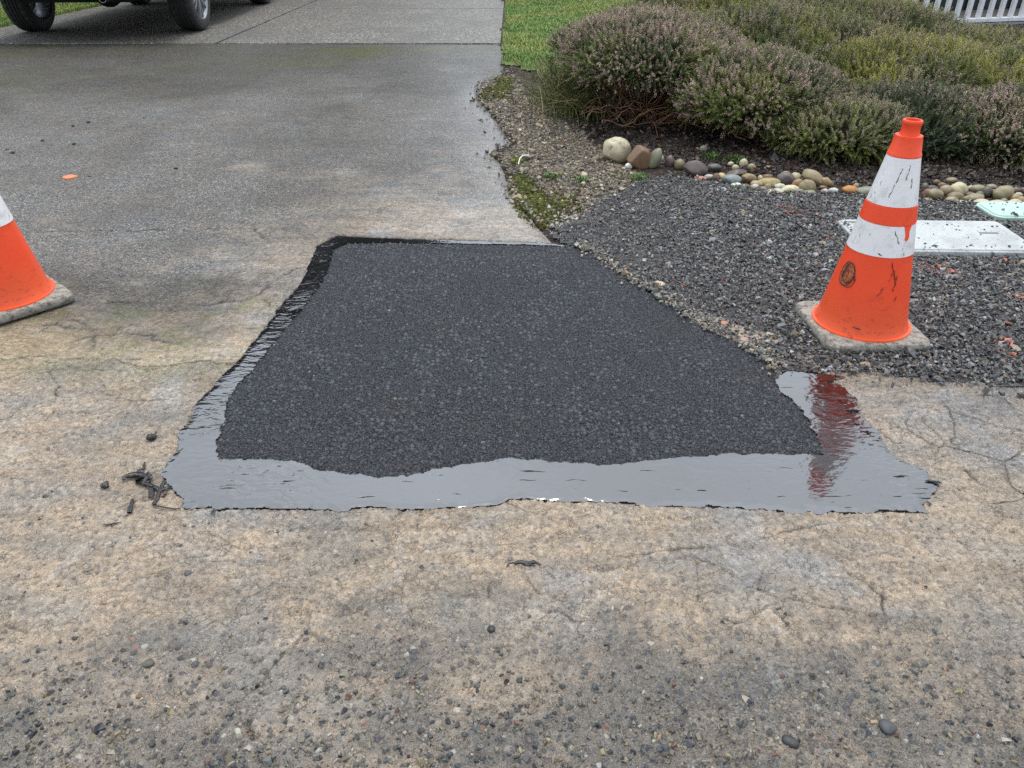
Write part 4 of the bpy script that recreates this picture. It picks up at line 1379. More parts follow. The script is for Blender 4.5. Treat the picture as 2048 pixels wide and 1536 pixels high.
# single stones on the gravel and road
for (u, v, w, h, col, lab) in [
    (1732, 727, 20, 16, (.30, .22, .15), 'round brown pebble in the gravel just below the cone base'),
    (1318, 567, 22, 12, (.50, .40, .28), 'tan stone in the gravel beside the slanted patch edge'),
    (1448, 646, 17, 10, (.45, .20, .11), 'orange brown stone in the gravel near the patch edge'),
    (1540, 666, 16, 11, (.38, .33, .22), 'pale round pebble between patch and cone'),
    (1487, 679, 22, 11, (.36, .25, .19), 'pinkish pebble touching the patch edge'),
    (1514, 674, 17, 10, (.33, .26, .22), 'dull pink pebble next to another pinkish one'),
    (983, 1255, 16, 12, (.02, .02, .022), 'shiny black pebble alone on the near road'),
    (1580, 1478, 24, 18, (.03, .032, .036), 'large dark pebble close to the near edge of the road'),
    (1775, 1452, 27, 16, (.06, .065, .07), 'dark grey flat stone bedded in the near road'),
    (296, 1324, 18, 12, (.09, .085, .07), 'rounded grey brown stone on the muddy road'),
    (376, 1142, 12, 15, (.06, .065, .075), 'slate blue chip lying below the tar corner')]:
    bx, by = G(u, v + h * .4)
    dep = math.hypot(math.hypot(bx, by), CAM_H)
    s = w / FPX * dep * .52
    bm = bmesh.new()
    bmesh.ops.create_icosphere(bm, subdivisions=3, radius=1)
    ph = rng.uniform(0, 6, 3)
    for vv in bm.verts:
        p = vv.co
        vv.co = p * (1 + .12 * math.sin(2.5 * p.x + ph[0]) + .1 * math.sin(3 * p.y + ph[1])) * s
        vv.co.z *= .46
    o = bm_obj('pebble', bm, M_STONE, None, True)
    o.location = (bx, by, s * .3)
    o.rotation_euler = (0, 0, random.uniform(0, 3))
    o.color = (*col, 0)
    tag(o, lab, 'pebble')


# ------------------------------------------------------------------ traffic cones
def lathe(prof, seg=64, zscale=1.0):
    bm = bmesh.new()
    rings = []
    for r, z in prof:
        rings.append([bm.verts.new((r * math.cos(2 * math.pi * i / seg), r * math.sin(2 * math.pi * i / seg), z)) for i in range(seg)])
    for a, b in zip(rings[:-1], rings[1:]):
        for i in range(seg):
            j = (i + 1) % seg
            bm.faces.new((a[i], a[j], b[j], b[i]))
    return bm, rings


def cone_orange():
    n = NT('orange_pvc')
    co = n.coord()
    sepz = n.n('SeparateXYZ', {0: co}).outputs[2]
    scr = n.noise(n.scale(co, (70, 70, 12), (.4, .2, 0)), 1, 5, .7)
    sp = n.noise(co, 120, 4, .75)
    low = n.mr(sepz, .22, .04)
    dirt = n.math('ADD', n.mr(sp, .645, .70), n.mr(scr, .66, .74))
    dirt = n.math('ADD', dirt, n.mr(n.noise(n.warp(co, 12, .04), 11, 6, .7), .56, .78, 0, .38))
    dirt = n.math('ADD', dirt, n.math('MULTIPLY', low, n.mr(n.noise(n.scale(co, (26, 26, 60)), 1, 5, .7), .55, .70, 0, .9)), clamp=True)
    base = n.mix(n.noise(co, 9, 4), (.86, .060, .014), (.93, .095, .026))
    base = n.mix(n.math('MULTIPLY', low, .35), base, (.70, .16, .05))
    n.fin(color=n.mix(n.math('MULTIPLY', dirt, .85), base, (.05, .03, .022)), rough=.42, normal=n.bump(n.noise(co, 60, 3), .25, .002), spec=.4)
    return n.m


def cone_white():
    n = NT('retroreflective_white')
    co = n.coord()
    d, _ = n.vor(co, 230, rnd=.15)
    hexa = n.mr(d, .5, .62, 0, .22)
    base = n.mix(n.noise(co, 14, 4), (.78, .77, .78), (.90, .89, .89))
    base = n.mix(hexa, base, (.50, .50, .52))
    sc = n.noise(n.scale(co, (42, 42, 13), (.5, .35, 0)), 1, 5, .72)
    m = n.mr(sc, .60, .69)
    sm = n.mr(n.noise(n.warp(co, 14, .04), 16, 6, .7), .50, .74, 0, .5)
    base = n.mix(sm, base, (.40, .39, .37))
    n.fin(color=n.mix(n.math('MULTIPLY', m, .85), base, (.045, .04, .035)), rough=.35, spec=.6)
    return n.m


def cone_base_mat():
    n = NT('dusty_black_rubber')
    co = n.coord()
    f = n.noise(co, 45, 6, .7)
    nz = n.n('SeparateXYZ', {0: n.n('NewGeometry').outputs['Normal']}).outputs[2]
    dust = n.math('MULTIPLY', n.mr(f, .30, .62), n.mr(n.n('SeparateXYZ', {0: co}).outputs[2], -.016, .026))
    col = n.mix(dust, (.035, .035, .034), (.34, .31, .26))
    n.fin(color=n.mix(n.mr(n.noise(co, 160, 4), .6, .72, 0, .6), col, (.05, .045, .04)), rough=.7, normal=n.bump(f, .5, .004))
    return n.m


M_CO, M_CW, M_CB = cone_orange(), cone_white(), cone_base_mat()
CR0, CR1, CZ0, CZ1 = .153, .0445, .034, .645
cr = lambda z: CR0 + (CR1 - CR0) * (z - CZ0) / (CZ1 - CZ0)


def traffic_cone(x, y, rz, z, label, smear=False, tilt=(0, 0)):
    root = empty('traffic_cone', (x, y, z), rz)
    root.rotation_euler = (tilt[0], tilt[1], rz)
    tag(root, label, 'traffic cone', 'traffic cones guarding the patch')
    # base: rounded square pad with chamfered rim, four feet
    bm = bmesh.new()
    hs_, cr_, seg = .182, .045, 8
    def loop(h, c, zz):
        pts = []
        for k, (sx, sy) in enumerate(((1, 1), (-1, 1), (-1, -1), (1, -1))):
            for i in range(seg + 1):
                a = math.pi / 2 * (k + i / seg)
                pts.append(bm.verts.new((sx * (h - c) + c * math.cos(a), sy * (h - c) + c * math.sin(a), zz)))
        return pts
    Ls = [loop(hs_ - .006, cr_, -.004), loop(hs_, cr_, .001), loop(hs_, cr_, .021), loop(hs_ - .004, cr_, .028), loop(hs_ - .012, cr_, .0315), loop(hs_ - .03, cr_, .033)]
    for a, b in zip(Ls[:-1], Ls[1:]):
        for i in range(len(a)):
            j = (i + 1) % len(a)
            bm.faces.new((a[i], a[j], b[j], b[i]))
    bm.faces.new(Ls[-1]); bm.faces.new(list(reversed(Ls[0])))
    for sx in (-1, 1):
        for sy in (-1, 1):
            rbox(bm, sx * .12 - .05, sx * .12 + .05, sy * .12 - .05, sy * .12 + .05, -.012, -.003)
    bm_obj('base', bm, M_CB, root, auto=35)
    # body
    prof = [(CR0 + .014, .0325), (CR0 + .013, .0375), (CR0 + .004, .0385), (CR0 + .001, .046)]
    for zz in np.linspace(.06, .40, 14): prof.append((cr(zz), zz))
    for zz in (.412, .4135): prof.append((cr(zz) , zz))
    for zz in (.4145, .420, .427, .428, .468, .4695): prof.append((cr(zz) + (.0032 if .4140 < zz < .4692 else 0), zz))
    prof += [(cr(.48), .48), (cr(.6195), .6195), (cr(.620) + .003, .621), (cr(.630) + .003, .629), (cr(.633) + .0015, .632), (.0415, .676), (.0405, .6815), (.0305, .6835), (.0285, .690), (.0275, .700),
             (.0285, .712), (.0300, .718), (.0300, .724), (.0275, .7275), (.0215, .7275), (.0205, .720), (.0205, .60)]
    bm, rings = lathe(prof, 72)
    if smear:      # the tongue of orange running down over the lower white band
        pass
    bm_obj('cone_body', bm, M_CO, root, auto=38)
    for nm, (a, b) in (('reflective_band', (.3115, .4120)), ('reflective_band', (.4705, .6190))):
        bm, _ = lathe([(cr(a) - .001, a), (cr(a) + .0022, a + .0008), (cr((a + b) / 2) + .0022, (a + b) / 2), (cr(b) + .0022, b - .0008), (cr(b) - .001, b)], 72)
        bm_obj(nm, bm, M_CW, root, auto=40)
    return root


rc = traffic_cone(1.245, 2.465, R(2), .004, 'orange traffic cone with two scuffed white bands standing whole on the gravel', True)
lc = traffic_cone(-1.915, 2.665, R(48), .016, 'orange traffic cone cut off by the picture edge, on the driveway asphalt')


# marks on the gravel cone: a torn tongue of orange over the lower band, a scribbled oval, long scrapes (all thin skins on the cone)
def cone_skin(parent, name, outline, mat, lift):
    """outline: list of (angle deg, z); a thin skin on the cone's surface"""
    c = np.array(outline).mean(0)
    bm = bmesh.new()
    P = lambda a, z, e: bm.verts.new(((cr(z) + e) * math.cos(R(a)), (cr(z) + e) * math.sin(R(a)), z))
    outer = [P(a, z, lift) for a, z in outline]
    inn = [P(*(c + (np.array(p) - c) * .5), lift) for p in outline]
    cen = P(*c, lift)
    low = [P(a, z, 0) for a, z in outline]
    k = len(outline)
    for i in range(k):
        j = (i + 1) % k
        bm.faces.new((outer[i], outer[j], inn[j], inn[i]))
        bm.faces.new((inn[i], inn[j], cen))
        bm.faces.new((low[i], low[j], outer[j], outer[i]))
    bmesh.ops.recalc_face_normals(bm, faces=bm.faces)
    return bm_obj(name, bm, mat, parent, auto=40)


M_SCUFF = plain('black_scuff', (.05, .035, .03), .6, mottle=.5, scale=90)
M_BRN = plain('brown_scuff', (.42, .10, .035), .6, mottle=.75, scale=45)
cone_skin(rc, 'torn_orange_tab', [(-79, .4125), (-73, .412), (-60, .4125), (-63, .405), (-66, .394), (-65, .380), (-67, .368), (-71, .364), (-75, .371), (-74, .384), (-76, .396)], M_CO, .0040)
ring = lambda ca, cz, ra, rz_: [(ca + ra * math.cos(t), cz + rz_ * math.sin(t)) for t in np.linspace(0, 2 * math.pi, 22, endpoint=False)]
o = cone_skin(rc, 'scribble', ring(-160, .232, 14, .038), M_BRN, .0012)
for (ra, rz_, ca, cz, seed) in ((14, .041, -160, .232, 1), (10, .033, -157, .236, 2), (6, .022, -163, .228, 3), (12, .028, -155, .218, 4)):
    r_ = np.random.default_rng(seed)
    p = []
    for t in np.linspace(0, 2 * math.pi * 1.05, 40):
        a, z = ca + ra * math.cos(t) * r_.uniform(.93, 1.07), cz + rz_ * math.sin(t) * r_.uniform(.95, 1.05)
        p.append(((cr(z) + .0014) * math.cos(R(a)), (cr(z) + .0014) * math.sin(R(a)), z))
    V, F = tubes([p], [np.full(40, .0012)], 5)
    link('scribble_line', np_mesh('scribble_line', V, F, True), M_SCUFF, o)
for (a0, z0, a1, z1, r0) in ((-92, .30, -80, .225, .0018), (-98, .215, -104, .185, .0022), (-86, .27, -92, .235, .0014), (-79, .255, -83, .20, .0016), (-76, .185, -78, .165, .0016),
                             (-120, .325, -112, .318, .0022), (-90, .60, -96, .555, .0016), (-112, .59, -120, .545, .0022), (-122, .54, -128, .50, .0022), (-78, .56, -76, .53, .0016), (-98, .398, -86, .360, .0024),
                             (-126, .07, -116, .066, .003)):
    t = np.linspace(0, 1, 8)
    p = [((cr(z) + .0025) * math.cos(R(a)), (cr(z) + .0025) * math.sin(R(a)), z) for a, z in zip(a0 + (a1 - a0) * t + np.sin(t * 9 + a0) * .8 + np.random.default_rng(int(-a0 * 3)).normal(0, .5, 8), z0 + (z1 - z0) * t)]
    V, F = tubes([p], [r0 * .75 * np.random.default_rng(int(-a0 * 5)).uniform(.25, 1.3, 8)], 5)
    link('scuff_mark', np_mesh('scuff_mark', V, F, True), M_SCUFF, rc)

# ------------------------------------------------------------------ utility box lids
n = NT('white_polymer')
co = n.coord()
dirt = n.math('MAXIMUM', n.mr(n.noise(co, 60, 5, .78), .56, .63), n.mr(n.noise(co, 5, 5, .65), .46, .72, 0, .5))
tread = n.n('TexWave', {'Vector': n.scale(co, (1, 1, 1), (0, 0, .785)), 'Scale': 26, 'Distortion': 0.0}, wave_type='BANDS').outputs['Fac']
tread2 = n.n('TexWave', {'Vector': n.scale(co, (1, 1, 1), (0, 0, -.785)), 'Scale': 26, 'Distortion': 0.0}, wave_type='BANDS').outputs['Fac']
tr = n.math('MULTIPLY', tread, tread2)
cc = n.mix(n.noise(co, 5, 4), (.44, .475, .46), (.54, .57, .555))
cc = n.mix(n.math('MULTIPLY', tr, .35), cc, (.36, .38, .38))
cc = n.mix(n.math('MULTIPLY', dirt, .75), cc, (.10, .095, .09))
n.fin(color=cc, rough=.5, normal=n.bump(tr, .35, .003))
M_LID = n.m
n = NT('pale_green_polymer')
co = n.coord()
cc = n.mix(n.noise(co, 5, 4), (.38, .55, .48), (.47, .63, .56))
cc = n.mix(n.mr(n.noise(co, 50, 5, .7), .61, .69, 0, .75), cc, (.08, .08, .075))
n.fin(color=cc, rough=.5)
M_LID2 = n.m


def lid(name, cx, cy, w, d, rz, z, th, corner, mat, label, slots, rim):
    root = empty(name, (cx, cy, 0), rz)
    tag(root, label, 'utility cover')
    def slab(h, e, c, z0, z1, nm, m, par):
        bm = bmesh.new()
        seg = 6
        def loop(ww, dd, c, zz):
            out = []
            for k, (sx, sy) in enumerate(((1, 1), (-1, 1), (-1, -1), (1, -1))):
                for i in range(seg + 1):
                    a = math.pi / 2 * (k + i / seg)
                    out.append(bm.verts.new((sx * (ww - c) + c * math.cos(a), sy * (dd - c) + c * math.sin(a), zz)))
            return out
        Ls = [loop(h, e, c, z0), loop(h, e, c, z1 - .003), loop(h - .003, e - .003, c, z1)]
        for a, b in zip(Ls[:-1], Ls[1:]):
            for i in range(len(a)):
                j = (i + 1) % len(a)
                bm.faces.new((a[i], a[j], b[j], b[i]))
        bm.faces.new(Ls[-1])
        return bm_obj(nm, bm, m, par, auto=35)
    slab(w / 2, d / 2, corner, -.04, z + th - .006, 'rim', rim, root)
    slab(w / 2 - .012, d / 2 - .012, max(.004, corner - .01), z, z + th, 'cover', mat, root)
    for (sx, sy, sw, sd) in slots:
        bm = bmesh.new()
        rbox(bm, sx - sw / 2, sx + sw / 2, sy - sd / 2, sy + sd / 2, z + th - .004, z + th + .0015, .001, 1)
        bm_obj('pull_slot', bm, M_SLOT, root)
    return root


# stray chips lying on the two lids
N = 150
px, py = np.concatenate([rng.uniform(1.58, 2.28, 100), rng.uniform(2.4, 3.0, 50)]), np.concatenate([rng.uniform(3.18, 3.54, 100), rng.uniform(3.64, 3.84, 50)])
px[:45] = 1.59 + rng.normal(0, .02, 45); py[45:70] = 3.185 + np.abs(rng.normal(0, .015, 25))
o = chips('lid_grit', px, py, np.where(py < 3.6, .032, .026), rng.lognormal(math.log(.0075), .4, N), palette(N, [(.045, .045, .046), (.09, .09, .09), (.16, .14, .12)], [3, 3, 1]), .5)
tag(o, 'grit and small dark chips scattered on the two utility lids', 'grit', kind='stuff')

M_SLOT = plain('slot_shadow_grey', (.16, .17, .18), .7)
M_RIM = plain('grey_polymer_rim', (.34, .36, .37), .6)
lid('utility_lid', 1.935, 3.36, .76, .40, R(-2), .004, .026, .03, M_LID, 'white textured utility box lid sprinkled with grit behind the cone', [(.25, .02, .085, .018), (-.32, .15, .05, .02)], M_LID)
lid('utility_lid', 2.70, 3.735, .68, .24, R(-1), .002, .022, .06, M_LID2, 'pale green rounded utility box lid near the cobbles', [], M_LID2)

# ------------------------------------------------------------------ parked vehicle on the concrete
TYRE_R, TW = .43, .29
n = NT('tyre_rubber')
co = n.coord()
n.fin(color=n.mix(n.noise(co, 30, 4), (.012, .012, .013), (.03, .03, .031)), rough=.65, normal=n.bump(n.noise(co, 90, 3), .3, .003))
M_TYRE = n.m
M_ALLOY = plain('grey_alloy', (.30, .31, .33), .32, .8, .1)
M_BLACKP = plain('black_paint', (.012, .012, .014), .25, 0, .2, 8, coat=.6)
M_UNDER = plain('underbody_black', (.008, .008, .008), .9, 0, .3, 8)
M_GLASSY = plain('dark_glass', (.015, .018, .02), .06, 0, .1, 3, spec=.8)
M_CHROME = plain('polished_steel', (.55, .55, .56), .18, 1.0, .05)
M_SILL = plain('grey_running_board', (.34, .35, .37), .4, .2, .1)
M_RED = plain('red_lens', (.30, .01, .01), .15, 0, .1)
M_PLATE = plain('plate_white', (.6, .6, .62), .4)


def wheel(parent, x, y, side):
    w = bpy.data.objects.new('wheel', None)
    # the wheel is a mesh part: tyre with rim below it
    r, h = TYRE_R, TW / 2
    prof = [(.29, -h + .02), (.30, -h), (.36, -h - .004), (.405, -h + .012), (r - .006, -h + .03), (r, -h + .05)]
    for k in range(4):
        zc = -h + .085 + k * (TW - .17) / 3
        prof += [(r, zc - .012), (r - .012, zc - .008), (r - .012, zc + .008), (r, zc + .012)]
    prof += [(r, h - .05), (r - .006, h - .03), (.405, h - .012), (.36, h + .004), (.30, h), (.29, h - .02)]
    bm, rings = lathe(prof, 96)
    for k, ring in enumerate(rings):
        if abs(prof[k][0] - r) < .0065 and abs(prof[k][1]) > h - .09:
            for i, v in enumerate(ring):
                if i % 3 == 0: v.co.x *= .975; v.co.y *= .975
    bmesh.ops.rotate(bm, verts=bm.verts, cent=(0, 0, 0), matrix=Matrix.Rotation(R(90) * side, 3, 'Y'))
    wo_ = bm_obj('wheel', bm, M_TYRE, parent, auto=30)
    wo_.location = (x, y, TYRE_R)
    bm, _ = lathe([(.295, -h + .015), (.27, -h + .03), (.262, 0), (.268, h - .05), (.285, h - .02), (.297, h - .006), (.30, h - .016)], 64)
    # barrel back plate and spokes
    def plate(r0, r1, z):
        a = [bm.verts.new((r0 * math.cos(t), r0 * math.sin(t), z)) for t in np.linspace(0, 2 * math.pi, 48, endpoint=False)]
        b = [bm.verts.new((r1 * math.cos(t), r1 * math.sin(t), z)) for t in np.linspace(0, 2 * math.pi, 48, endpoint=False)]
        for i in range(48): bm.faces.new((a[i], a[(i + 1) % 48], b[(i + 1) % 48], b[i]))
    for k in range(6):
        for s in (-.13, .13):
            a = 2 * math.pi * k / 6
            d = Vector((math.cos(a + s * .55), math.sin(a + s * .55), 0))
            e = Vector((math.cos(a + s * 1.25), math.sin(a + s * 1.25), 0))
            p0, p1 = d * .05, e * .278
            side_v = Vector((-math.sin(a), math.cos(a), 0))
            vs = []
            for p, wd, z0, z1 in ((p0, .020, h - .055, h - .022), (p1, .012, h - .05, h - .014)):
                vs.append([bm.verts.new(p + side_v * sx * wd + Vector((0, 0, zz))) for sx, zz in ((-1, z0), (1, z0), (.7, z1), (-.7, z1))])
            for i in range(4): bm.faces.new((vs[0][i], vs[0][(i + 1) % 4], vs[1][(i + 1) % 4], vs[1][i]))
    bmesh.ops.create_cone(bm, cap_ends=True, segments=24, radius1=.075, radius2=.06, depth=.05, matrix=Matrix.Translation((0, 0, h - .04)))
    bmesh.ops.rotate(bm, verts=bm.verts, cent=(0, 0, 0), matrix=Matrix.Rotation(R(90) * side, 3, 'Y'))
    rim = bm_obj('rim', bm, M_ALLOY, wo_, auto=30)
    bm = bmesh.new()
    bmesh.ops.create_cone(bm, cap_ends=True, segments=40, radius1=.20, radius2=.20, depth=.03, matrix=Matrix.Translation((0, 0, h - .13)))
    bmesh.ops.rotate(bm, verts=bm.verts, cent=(0, 0, 0), matrix=Matrix.Rotation(R(90) * side, 3, 'Y'))
    bm_obj('brake_disc', bm, M_CHROME, wo_, auto=30)
    bpy.data.objects.remove(w)
    return wo_


TRK, WB = 2.00, 3.55
veh = empty('parked_truck', (-5.09, 10.82, .014), R(2.2))
tag(veh, 'black pickup truck parked on the concrete, only its wheels and underside in view', 'pickup truck')
for sx in (-1, 1):
    wheel(veh, sx * TRK / 2, 0, sx)
    wheel(veh, sx * TRK / 2, WB, sx)
# body: side profile with wheel arches (y forward), pulled to full width
HB = TRK / 2 + .12


def arch(yc, n=14, r=.52, z0=.46):
    out = []
    for t in np.linspace(math.pi, 0, n):
        out.append((yc - r * math.cos(math.pi - t) if False else yc + r * math.cos(t), max(z0, TYRE_R + r * math.sin(t))))
    return out


side = [(-1.12, .62), (-1.10, .47), (-.62, .44)] + arch(0) + [(.62, .42), (WB - .62, .42)] + arch(WB) + [(WB + .62, .44), (WB + .98, .48), (WB + 1.06, .62), (WB + 1.05, 1.02), (WB + .98, 1.12), (WB - .55, 1.24), (-1.08, 1.27), (-1.12, 1.2)]
bm = bmesh.new()
Lf = [bm.verts.new((-HB, y, z)) for y, z in side]
Rt = [bm.verts.new((HB, y, z)) for y, z in side]
k = len(side)
for i in range(k):
    j = (i + 1) % k
    bm.faces.new((Lf[i], Lf[j], Rt[j], Rt[i]))
bm.faces.new(list(reversed(Lf))); bm.faces.new(Rt)
bmesh.ops.recalc_face_normals(bm, faces=bm.faces)
bm_obj('body', bm, M_BLACKP, veh)
bm = bmesh.new()       # cab
cab = [(.35, 1.26), (.55, 1.92), (2.15, 1.95), (3.02, 1.25)]
w0, w1 = HB - .05, HB - .24
A = [bm.verts.new((sx * (w0 if z < 1.5 else w1), y, z)) for sx in (-1, 1) for y, z in cab]
for i in range(4):
    j = (i + 1) % 4
    bm.faces.new((A[i], A[j], A[4 + j], A[4 + i]))
bm.faces.new((A[0], A[3], A[2], A[1])); bm.faces.new((A[4], A[5], A[6], A[7]))
bmesh.ops.recalc_face_normals(bm, faces=bm.faces)
bmesh.ops.bevel(bm, geom=list(bm.edges), offset=.04, segments=2, affect='EDGES')
bm_obj('cab', bm, M_BLACKP, veh, auto=30)
for sx in (-1, 1):
    for ya, yb in ((.62, 1.48), (1.56, 2.42)):
        bm = bmesh.new()
        P = [(ya + (.06 if ya < 1 else 0), 1.36), (yb + (.22 if yb > 2 else 0), 1.36), (yb - (.28 if yb > 2 else 0), 1.80), (ya + .12, 1.80)]
        vs = [bm.verts.new((sx * (w0 + (w1 - w0) * (z - 1.26) / .68 + .012), y, z)) for y, z in P]
        vs2 = [bm.verts.new((v.co.x - sx * .02, v.co.y, v.co.z)) for v in vs]
        bm.faces.new(vs); bm.faces.new(list(reversed(vs2)))
        for i in range(4): bm.faces.new((vs[i], vs2[i], vs2[(i + 1) % 4], vs[(i + 1) % 4]))
        bmesh.ops.recalc_face_normals(bm, faces=bm.faces)
        bm_obj('side_window', bm, M_GLASSY, veh)
    bm = bmesh.new(); rbox(bm, sx * HB - .03, sx * HB + .03, .70, WB - .66, .40, .455, .015); bm_obj('running_board', bm, M_SILL, veh)
    bm = bmesh.new(); rbox(bm, sx * (HB - .10) - .08, sx * (HB - .10) + .08, -1.155, -1.10, .92, 1.22, .02); bm_obj('tail_lamp', bm, M_RED, veh)
bm = bmesh.new(); rbox(bm, -.85, .85, .47, .50, 1.40, 1.80, .01)
bmesh.ops.rotate(bm, verts=bm.verts, cent=(0, .45, 1.6), matrix=Matrix.Rotation(R(-16), 3, 'X')); bm_obj('rear_window', bm, M_GLASSY, veh)
bm = bmesh.new(); rbox(bm, -HB + .03, HB - .03, -1.24, -1.13, .50, .70, .03); bm_obj('rear_bumper', bm, M_BLACKP, veh, auto=30)
bm = bmesh.new(); rbox(bm, -.62, .62, -.9, WB + .6, .40, .52, .03)
rbox(bm, -TRK / 2 + .15, TRK / 2 - .15, -.09, .09, .36, .54, .06); bmesh.ops.create_uvsphere(bm, u_segments=20, v_segments=12, radius=.17, matrix=Matrix.Translation((0, 0, .44)))
bm_obj('underbody', bm, M_UNDER, veh, auto=30)
bm, _ = lathe([(.036, 0), (.036, .5), (.040, .5), (.040, 0), (.036, 0)], 24)
bmesh.ops.rotate(bm, verts=bm.verts, cent=(0, 0, 0), matrix=Matrix.Rotation(R(-90), 3, 'X'))
o = bm_obj('exhaust_pipe', bm, M_CHROME, veh, auto=30); o.location = (.42, -1.16, .46)

# ------------------------------------------------------------------ white railing on the deck, dark house wall behind it
M_WPAINT = plain('white_paint', (.74, .76, .78), .45, 0, .06)
M_SKIRT = plain('grey_skirting', (.26, .28, .31), .6)
M_DKGREEN = plain('dark_green_siding', (.022, .034, .034), .55, 0, .25)
M_DECK = plain('deck_boards', (.12, .11, .10), .7)
FR = R(15)
rail = empty('deck_railing', (3.95, 9.6, 0), FR)
tag(rail, 'white painted railing of close upright balusters above the heather', 'railing')
RL = 5.2
for i in range(int(RL / .155)):
    bm = bmesh.new(); rbox(bm, .06 + i * .155 - .024, .06 + i * .155 + .024, -.02, .02, .245, 1.12)
    bm_obj('baluster', bm, M_WPAINT, rail)
bm = bmesh.new(); rbox(bm, 0, RL, -.045, .045, .20, .244, .004, 1); bm_obj('bottom_rail', bm, M_WPAINT, rail)
bm = bmesh.new(); rbox(bm, 0, RL, -.05, .05, 1.121, 1.17, .006, 1); bm_obj('top_rail', bm, M_WPAINT, rail)
for xx in (-.05, RL / 2, RL + .05):
    bm = bmesh.new(); rbox(bm, xx - .052, xx + .052, .05, .155, -.05, 1.24, .006, 1); bm_obj('post', bm, M_WPAINT, rail)
deck = empty('deck', (3.95, 9.6, 0), FR)
tag(deck, 'low deck with grey skirting boards under the white railing', 'deck')
bm = bmesh.new(); rbox(bm, -.1, RL + .1, -.03, 1.2, .155, .195); bm_obj('deck_floor', bm, M_DECK, deck)
bm = bmesh.new(); rbox(bm, -.1, RL + .1, -.05, -.031, .085, .19, .002, 1); bm_obj('fascia', bm, M_SKIRT, deck)
bm = bmesh.new(); rbox(bm, -.1, RL + .1, -.040, -.020, -.1, .07); bm_obj('skirting', bm, plain('blue_grey_skirting', (.09, .11, .13), .6), deck)
bm = bmesh.new(); rbox(bm, -.1, RL + .1, -.046, -.030, .071, .084); bm_obj('trim', bm, M_WPAINT, deck)
hw = empty('house_wall', (3.95, 9.6, 0), FR)
tag(hw, 'dark green vertical board wall of the house behind the white railing', 'house wall')
bm = bmesh.new(); rbox(bm, -.6, RL + 1.5, 1.25, 1.45, -.1, 2.9)
for i in range(26):
    rbox(bm, -.55 + i * .24 - .02, -.55 + i * .24 + .02, 1.225, 1.249, -.05, 2.88)
bm_obj('board_siding', bm, M_DKGREEN, hw)

# weathered timber edging at the far side of the lawn
tm = empty('timber_edging', (.82, 15.0, 0), R(-1))
tag(tm, 'weathered grey timber sleeper along the far edge of the lawn', 'timber edging')
bm = bmesh.new(); rbox(bm, -1.0, -.04, -.11, .11, -.03, .17, .012); bm_obj('sleeper', bm, plain('grey_timber', (.20, .19, .18), .8, 0, .35, 12, .01), tm, auto=30)
bm = bmesh.new(); rbox(bm, -.02, 1.02, -.11, .11, -.03, .18, .012); bm_obj('sleeper', bm, plain('grey_timber_pale', (.26, .25, .23), .8, 0, .35, 12, .01), tm, auto=30)
X, Y, q = grid(axis((-.13, 8, .3)), axis((14.85, 22, .3)))
o = link('bark_bed', np_mesh('bark_bed', np.stack([X, Y, .05 + (vnoise(X, Y, 1, 5, 2) - .5) * .06], 1), q, True), plain('purple_brown_bark', (.07, .045, .042), .9, 0, .5, 30, .02))
tag(o, kind='structure')

# ------------------------------------------------------------------ two-storey house at the head of the driveway (mirrored in the bitumen)
house = empty('house', (-8.2, 20.5, 0))
tag(house, 'dark two storey house at the head of the driveway, mirrored in the wet bitumen', 'house')
M_HW = plain('dark_brown_siding', (.05, .046, .042), .8)
M_RF = plain('dark_roof_shingle', (.03, .03, .032), .85)
bm = bmesh.new(); rbox(bm, -9, 5.2, 0, 9, -.1, 9.0)
for k in range(36): rbox(bm, -9.0, 5.2, -.02, -.001, .1 + k * .25, .33 + k * .25)
bm_obj('wall', bm, M_HW, house)
bm = bmesh.new()
P = [(-9.6, -.7, 9.05), (5.8, -.7, 9.05), (5.8, 9.7, 9.05), (-9.6, 9.7, 9.05), (-9.6, 4.5, 12.6), (5.8, 4.5, 12.6)]
v = [bm.verts.new(p) for p in P]
for f in ((0, 1, 5, 4), (2, 3, 4, 5), (0, 4, 3), (1, 2, 5), (3, 2, 1, 0)): bm.faces.new([v[i] for i in f])
bm_obj('roof', bm, M_RF, house)
for wx in (-7, -3.5, 2.2):
    bm = bmesh.new(); rbox(bm, wx - .8, wx + .8, -.06, -.021, 5.2, 6.7); f_ = bm_obj('window', bm, M_WPAINT, house)
    bm = bmesh.new(); rbox(bm, wx - .72, wx + .72, -.075, -.061, 5.28, 6.62); bm_obj('pane', bm, M_GLASSY, f_)
bm = bmesh.new(); rbox(bm, -4.8, 1.6, -.06, -.021, 0, 2.5)
for k in range(4): rbox(bm, -4.75, 1.55, -.08, -.061, .05 + k * .61, .61 + k * .61)
bm_obj('garage_door', bm, plain('brown_garage_door', (.08, .07, .06), .6), house)

# ------------------------------------------------------------------ small things
# orange survey dot sprayed on the driveway
bx, by = G(140, 357)
bm = bmesh.new()
pts = [bm.verts.new((bx + .038 * (1 + .10 * math.sin(3 * a + 1) + .06 * math.sin(7 * a)) * math.cos(a), by + .036 * (1 + .1 * math.sin(4 * a)) * math.sin(a), .0115)) for a in np.linspace(0, 2 * math.pi, 40, endpoint=False)]
bm.faces.new(pts)
low = [bm.verts.new((p.co.x, p.co.y, .004)) for p in pts]
for i in range(40): bm.faces.new((low[i], low[(i + 1) % 40], pts[(i + 1) % 40], pts[i]))
o = bm_obj('paint_dot', bm, plain('orange_spray_paint', (.75, .22, .09), .6, 0, .25, 60))
tag(o, 'orange spray painted survey dot on the grey driveway asphalt', 'paint mark')

